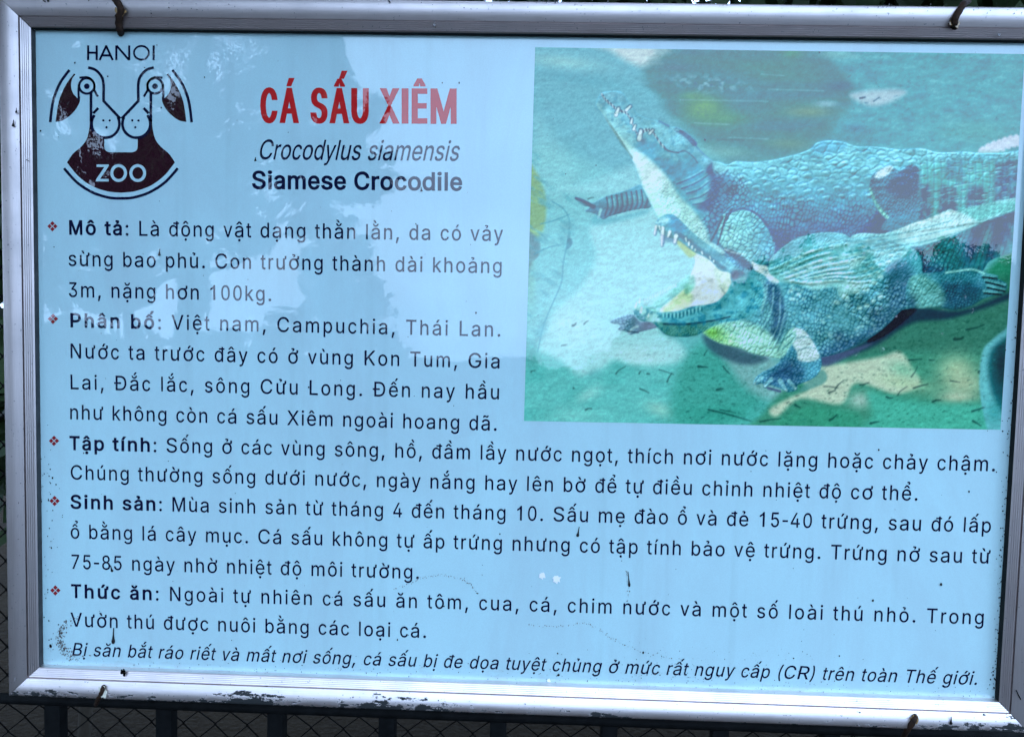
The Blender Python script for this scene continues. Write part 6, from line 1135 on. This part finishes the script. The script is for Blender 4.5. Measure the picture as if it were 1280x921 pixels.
# rust bled into the coating round the tie holes
def stain(depth, x, y, rx, ry, mat, name):
    global uv
    on_frame(depth); A_ = Art(); A_.add([smooth([(x + rx * k_ * math.cos(a), y + ry * k_ * math.sin(a)) for a, k_ in ((2 * math.pi * i / 13, rnd.uniform(.6, 1.25)) for i in range(13))], 4, True)]); uv = _uv
    o = flat_obj(name, A_.v[0], A_.t[0], 0, mat, sign)
    for p in o.data.vertices: p.co.y = depth
RUSTY = ink_mat('rust bleed', (.34, .21, .09), .3); PALE = ink_mat('lifted coating', (.80, .76, .62), .1)
stain(-.0075, 1193.5, 29, 5.5, 7, RUSTY, 'rust_stain'); stain(-.0075, 150.5, 15, 6.5, 8, RUSTY, 'rust_stain'); stain(-.0075, 1143, 899, 4.5, 7, RUSTY, 'rust_stain')
stain(-.0075, 128, 864, 5.5, 8, PALE, 'lifted_coating')

# ================================================================ rusty wire ties
RUST = plain('rusty wire', (.012, .008, .007), (.045, .022, .012), 260, .75, bump=.0004)
STAIN = plain('rust stain', (.30, .20, .10), (.42, .34, .24), 300, .8)
def tie(pts, r, label, stain):
    t = thing('wire_tie', label, 'wire tie', pts[0], 'rusty wire ties holding the sign to the railing')
    bm_ = bmesh.new(); P = smooth(pts, 6); n = len(P)
    rr = [r * (1 + .06 * math.sin(i * 1.1)) for i in range(n)]; tube(bm_, [Vector(p) - Vector(pts[0]) for p in P], rr, 9)
    from_bm('wire', bm_, RUST, t, True)
    for x, y, z, l, w in stain:                       # a second twisted strand
        bm_ = bmesh.new(); Q = [Vector(p) - Vector(pts[0]) + Vector((w * math.sin(i * .45), -.0010, 0)) for i, p in enumerate(P)]
        tube(bm_, Q[: int(n * l)], r * .55, 7); from_bm('wire_strand', bm_, RUST, t, True)
def fp(x, y, h): p = at(x, y, -h); return tuple(p)     # a point h in front of the frame's inner lip
tie([fp(137, -12, -.03), fp(141, -6, .004), fp(146, 2, .0075), fp(151, 12, .0085), fp(149, 22, .0065), fp(148.5, 30, .0035), fp(149.5, 37, .0015), fp(151, 42, -.008)], .0031, 'dark bent rusty wire over the top rail, near the emblem', [(0, 0, 0, .6, .0022)])
tie([fp(1210, 2, -.03), fp(1205, 5, .003), fp(1199, 14, .0078), fp(1194, 23, .0085), fp(1193, 29, .007), fp(1193, 34, .002), fp(1193, 35, -.004)], .0030, 'rusty wire ending in a stained hole of the top rail, above the printed photo', [(0, 0, 0, .8, .0014)])
tie([fp(130, 857, -.002), fp(129.5, 858, .005), fp(128.5, 861, .0078), fp(126.5, 866, .0074), fp(124, 871, .005), fp(122, 875, .000), fp(121, 878, -.012), fp(120, 880, -.03)], .0021, 'thin rusty wire through the flaked lower rail, below the footnote start', [(0, 0, 0, .9, .001)])
tie([fp(1144, 894, -.001), fp(1143.6, 895, .005), fp(1142.5, 899, .0078), fp(1139, 905, .0072), fp(1134, 912, .002), fp(1130, 919, -.012), fp(1127, 925, -.03)], .0026, 'thick brown wire hooked through the shiny lower rail, below the footnote end', [(0, 0, 0, .8, .0012)])

# ================================================================ railing and wire mesh behind
IRON = plain('dark painted iron', (.0035, .0038, .004), (.009, .0095, .010), 60, .6, bump=.0006, spec=.05)
rl = thing('metal_railing', 'dark iron railing with upright bars, mostly hidden behind the sign board', 'railing', (0, .055, 0))
rdz = (876 - 835) / 1200
def railbar(z, dz, r):
    bm_ = bmesh.new(); tube(bm_, [(-1.3, 0, z - 1.3 * dz), (-.4, 0, z - .4 * dz), (.4, 0, z + .4 * dz), (1.3, 0, z + 1.3 * dz)], r, 12); return from_bm('rail', bm_, IRON, rl, True)
zb = (at(640, 896, .055)[2]); railbar(zb, 0.0, .0055)
for i in range(-2, 10):
    x = at(68 + 137.5 * i + 1.2 * max(0, i), 905, .062)[0]
    bm_ = bmesh.new(); box(bm_, x - .0085, x + .0085, .002, .018, .25, zb - .004, .0015); from_bm('bar', bm_, IRON, rl)
railbar(.27, 0, .012)
WIRE = plain('dark galvanised wire', (.003, .003, .003), (.008, .0075, .007), 90, .6, spec=.05)
cl = bmesh.new(); P_ = .0178; hh = .0160
for i in range(int(1.9 / P_)):
    x0 = -.95 + i * P_; pts = []
    for k in range(int(1.35 / hh)):
        e_ = (k + i) % 2; pts.append((x0 + P_ * (1.04 if e_ else -.04), .10 + (.0014 if k % 2 else -.0014), .45 + k * hh))
    tube(cl, pts, .00105, 5)
tag(from_bm('chain_link_mesh', cl, WIRE, None, True), 'dark diamond wire mesh showing below the sign board', 'wire mesh')

# ================================================================ plants: behind the fence, and those mirrored in the glossy board
def leaf_mat(name, a, b):
    k = N(name); f = k.noise(3.5, 3, .6, k.geo()); g_ = k.n('ObjectInfo')
    k.set(Base_Color=k.mixc(k.ramp(f, [(.35, 0), (.65, 1)]), a, b), Roughness=.6, Specular_IOR_Level=.2); return k.m
BARK = plain('bark', (.02, .016, .012), (.05, .04, .03), 14, .9, (1, 1, .3), bump=.02)
LEAF = leaf_mat('dark foliage', (.020, .040, .016), (.05, .085, .03)); LEAF2 = leaf_mat('mid green foliage', (.030, .055, .02), (.07, .11, .04))
def leaves(C_, n, size, seed, squash=.6):
    """C_: clumps (x, y, z, r) -> many small leaf blades"""
    rs = np.random.RandomState(seed); C_ = np.array(C_, float); w = C_[:, 3] ** 2; k = rs.choice(len(C_), n, p=w / w.sum())
    d = rs.normal(size=(n, 3)); d /= np.linalg.norm(d, axis=1)[:, None]; rad = rs.rand(n) ** .45
    P = C_[k, :3] + d * (C_[k, 3] * rad)[:, None] * np.array((1, 1, .85))
    a = rs.normal(size=(n, 3)); a[:, 2] -= .3; a /= np.linalg.norm(a, axis=1)[:, None]
    b = np.cross(a, rs.normal(size=(n, 3))); b /= np.linalg.norm(b, axis=1)[:, None]
    s = size * rs.uniform(.6, 1.3, n)[:, None]
    V = np.stack([P, P + a * s * .5 + b * s * .28, P + a * s, P + a * s * .5 - b * s * .28], 1).reshape(-1, 3)
    return V, np.arange(4 * n).reshape(n, 4)
def tree(name, label, cat, loc, trunk, clumps, n, size, mat, seed, group=None, r0=.16):
    t = thing(name, label, cat, loc, group); bm_ = bmesh.new()
    pts = smooth(trunk, 5); m = len(pts); tube(bm_, [tuple(p) for p in pts], [r0 * (1 - .6 * i / m) for i in range(m)], 10)
    rs = random.Random(seed)
    for c_ in clumps[::max(1, len(clumps) // 60)]:
        b0 = pts[int(m * rs.uniform(.45, .95))]; tip = Vector(c_[:3]); mid = (Vector(b0) + tip) / 2 + Vector((rs.uniform(-.2, .2), rs.uniform(-.2, .2), .15)) * c_[3]
        q = smooth([tuple(b0), tuple(mid), tuple(tip)], 4); tube(bm_, [tuple(p) for p in q], [r0 * .38 * (1 - .8 * i / len(q)) for i in range(len(q))], 6)
    from_bm('trunk', bm_, BARK, t, True); V_, F_ = leaves(clumps, n, size, seed); link('crown', mesh_np('crown', V_, F_), mat, t); return t
MC = np.array([CAM[0], 2 * DP - CAM[1], CAM[2]])      # the camera's mirror image in the panel
def mirrored(x, y, D):
    """the place D metres in front of the board whose mirror image shows at this spot of the board"""
    P = at(x, y); d = P - MC; return MC + d * ((-D - MC[1]) / d[1])
def clumps_at(D, L, base_, jy=1.2, seed=1):
    rs = random.Random(seed); o = []
    for x, y, r in L:
        p = mirrored(x, y, D + rs.uniform(-jy, jy)); o.append((p[0] - base_[0], p[1] - base_[1], p[2] - base_[2], r * .00073 * (D + .75) / .76))
    return o
def root_at(x, y, D):
    b = mirrored(x, y, D); b[2] = ground_z(b[0], b[1]); return b
b0 = root_at(150, 300, 9)
rs = random.Random(5)
L0 = []
for x0, x1, y0, y1, n_, r_ in ((40, 170, 40, 360, 46, 17), (330, 430, 30, 130, 22, 15), (160, 330, 200, 340, 26, 14), (330, 475, 120, 250, 32, 13), (365, 430, 240, 300, 9, 11), (170, 330, 120, 200, 7, 13), (430, 500, 190, 245, 9, 9)):
    L0 += [(rs.uniform(x0, x1), rs.uniform(y0, y1), r_ * rs.uniform(.8, 1.6)) for _ in range(int(n_ * 1.9))]
tree('tree', 'tall leafy tree mirrored across the upper left of the glossy board', 'tree', tuple(b0), [(0, 0, 0), (.1, 0, 1.2), (-.1, .1, 2.6), (.1, 0, 4)], clumps_at(9, L0, b0, 1.3, 2), 46000, .095, LEAF, 21, None, .16)
b1 = root_at(415, 460, 12)
L1 = []
for i in range(95):
    y = rs.uniform(318, 560); h_ = (y - 300) * .52 + 8; L1.append((418 + rs.uniform(-1, 1) * h_, y, 15 * rs.uniform(.7, 1.5)))
L1 += [(rs.uniform(50, 330), rs.uniform(430, 540), 20 * rs.uniform(.7, 1.4)) for _ in range(50)] + [(rs.uniform(60, 150), rs.uniform(360, 440), 14) for _ in range(9)]
tree('tree', 'smaller bushy tree mirrored left of centre in the glossy board', 'tree', tuple(b1), [(0, 0, 0), (0, 0, .6), (.05, 0, 1.4)], clumps_at(12, L1, b1, 1.0, 3), 40000, .11, LEAF2, 22, None, .12)
b2 = root_at(660, 560, 16)
L2 = []
for x in range(560, 1330, 13):
    tp = 466 - 150 * min(1, max(0, (x - 690) / 270)) + 9 * math.sin(x * .035) + 6 * math.sin(x * .11); y = tp + 16
    while y < 585:
        L2.append((x + rs.uniform(-6, 6), y + rs.uniform(-6, 6), 15 * rs.uniform(.8, 1.5))); y += 17
tree('hedge', 'long dark hedge mirrored low behind the printed crocodiles', 'hedge', tuple(b2), [(0, 0, 0), (.1, 0, .3), (.2, 0, .7)], clumps_at(16, L2, b2, .8, 4), 120000, .12, LEAF, 23, None, .08)
# a palm whose fronds let streaks of sky through
bp = root_at(235, 300, 6.5); top = mirrored(262, 22, 6.5)
pt = thing('palm_tree', 'palm mirrored at the top of the board, sky streaking between its fronds', 'palm tree', tuple(bp))
bm = bmesh.new(); hgt = top[2] - bp[2]; tube(bm, [(0, 0, 0), (.05, 0, hgt * .4), (top[0] - bp[0], 0, hgt)], [.13, .10, .08], 10); from_bm('trunk', bm, BARK, pt, True)
for i in range(13):
    a = 2 * math.pi * i / 13 + .2; ln_ = rs.uniform(1.3, 1.8); V_ = []; F_ = []
    P0 = Vector((top[0] - bp[0], 0, hgt)); rise = rs.uniform(-.3, .6)
    q_ = [P0 + Vector((math.cos(a) * ln_ * s_, math.sin(a) * ln_ * s_ * .6, rise * s_ - 1.5 * s_ * s_)) for s_ in (k_ / 16 for k_ in range(17))]
    bm = bmesh.new(); tube(bm, q_, [.016 * (1 - .8 * k_ / 16) for k_ in range(17)], 5)
    for k_ in range(2, 16):
        for sg in (-1, 1):
            for sub in (0, .5):
                p0 = q_[k_] + (q_[min(k_ + 1, 16)] - q_[k_]) * sub; t_ = (q_[min(k_ + 1, 16)] - q_[k_ - 1]).normalized()
                sd_ = t_.cross(Vector((0, 0, 1))).normalized() * sg; L_ = .52 * math.sin(math.pi * (.18 + .75 * k_ / 17)) * rs.uniform(.8, 1.1)
                tip = p0 + sd_ * L_ * .8 + t_ * L_ * .5 + Vector((0, 0, -.25 * L_)); m_ = (p0 + tip) / 2 + Vector((0, 0, .05 * L_))
                vs = [bm.verts.new(v_) for v_ in (p0, m_ + t_ * .017, tip, m_ - t_ * .017)]; bm.faces.new(vs)
    from_bm('frond', bm, LEAF2, pt)
# dark planting behind the fence
for i, (x, y, hgt, rr, lab) in enumerate(((-1.3, 1.5, 3.0, .9, 'dark shrub behind the left edge of the sign, specks of sky between its leaves'), (.3, 2.6, 3.4, 1.2, 'dark tall shrub directly behind the sign'), (1.9, 1.9, 3.2, 1.1, 'dark shrub behind the right end of the sign'))):
    rs = random.Random(50 + i)
    cl_ = [(rs.uniform(-rr, rr), rs.uniform(-.5, .5), rs.uniform(1.15, hgt), rs.uniform(.25, .5)) for _ in range(26)]
    tree('shrub', lab, 'shrub', (x, y, 0), [(0, 0, 0), (.03, 0, .5), (0, .05, 1.2), (.1, 0, hgt * .7)], cl_, 9000, .11, LEAF, 31 + i, 'dark shrubs behind the fence', .022)

# unseen broad tree, added so its crown shades the board from above
rs = random.Random(77); cz = []
for _ in range(150):
    x = rs.uniform(-3.6, 1.9); y = rs.uniform(-3.4, 1.6); r = rs.uniform(.28, .5)
    if x > .3 and y < -1.6: continue
    cz.append((x + 3.3, y + 2.0, 2.02 + .40 * abs(y + .1) + r * .7 + max(0, x - .2) * .25 + rs.uniform(0, .9), r))
tree('tree', 'unseen broad tree, added so its leafy crown shades the top of the board', 'tree', (-3.3, -2.0, 0), [(0, 0, 0), (.1, .05, 1.1), (.25, .1, 2.2), (.7, .2, 3.0)], cz, 16000, .13, LEAF, 41, None, .2)
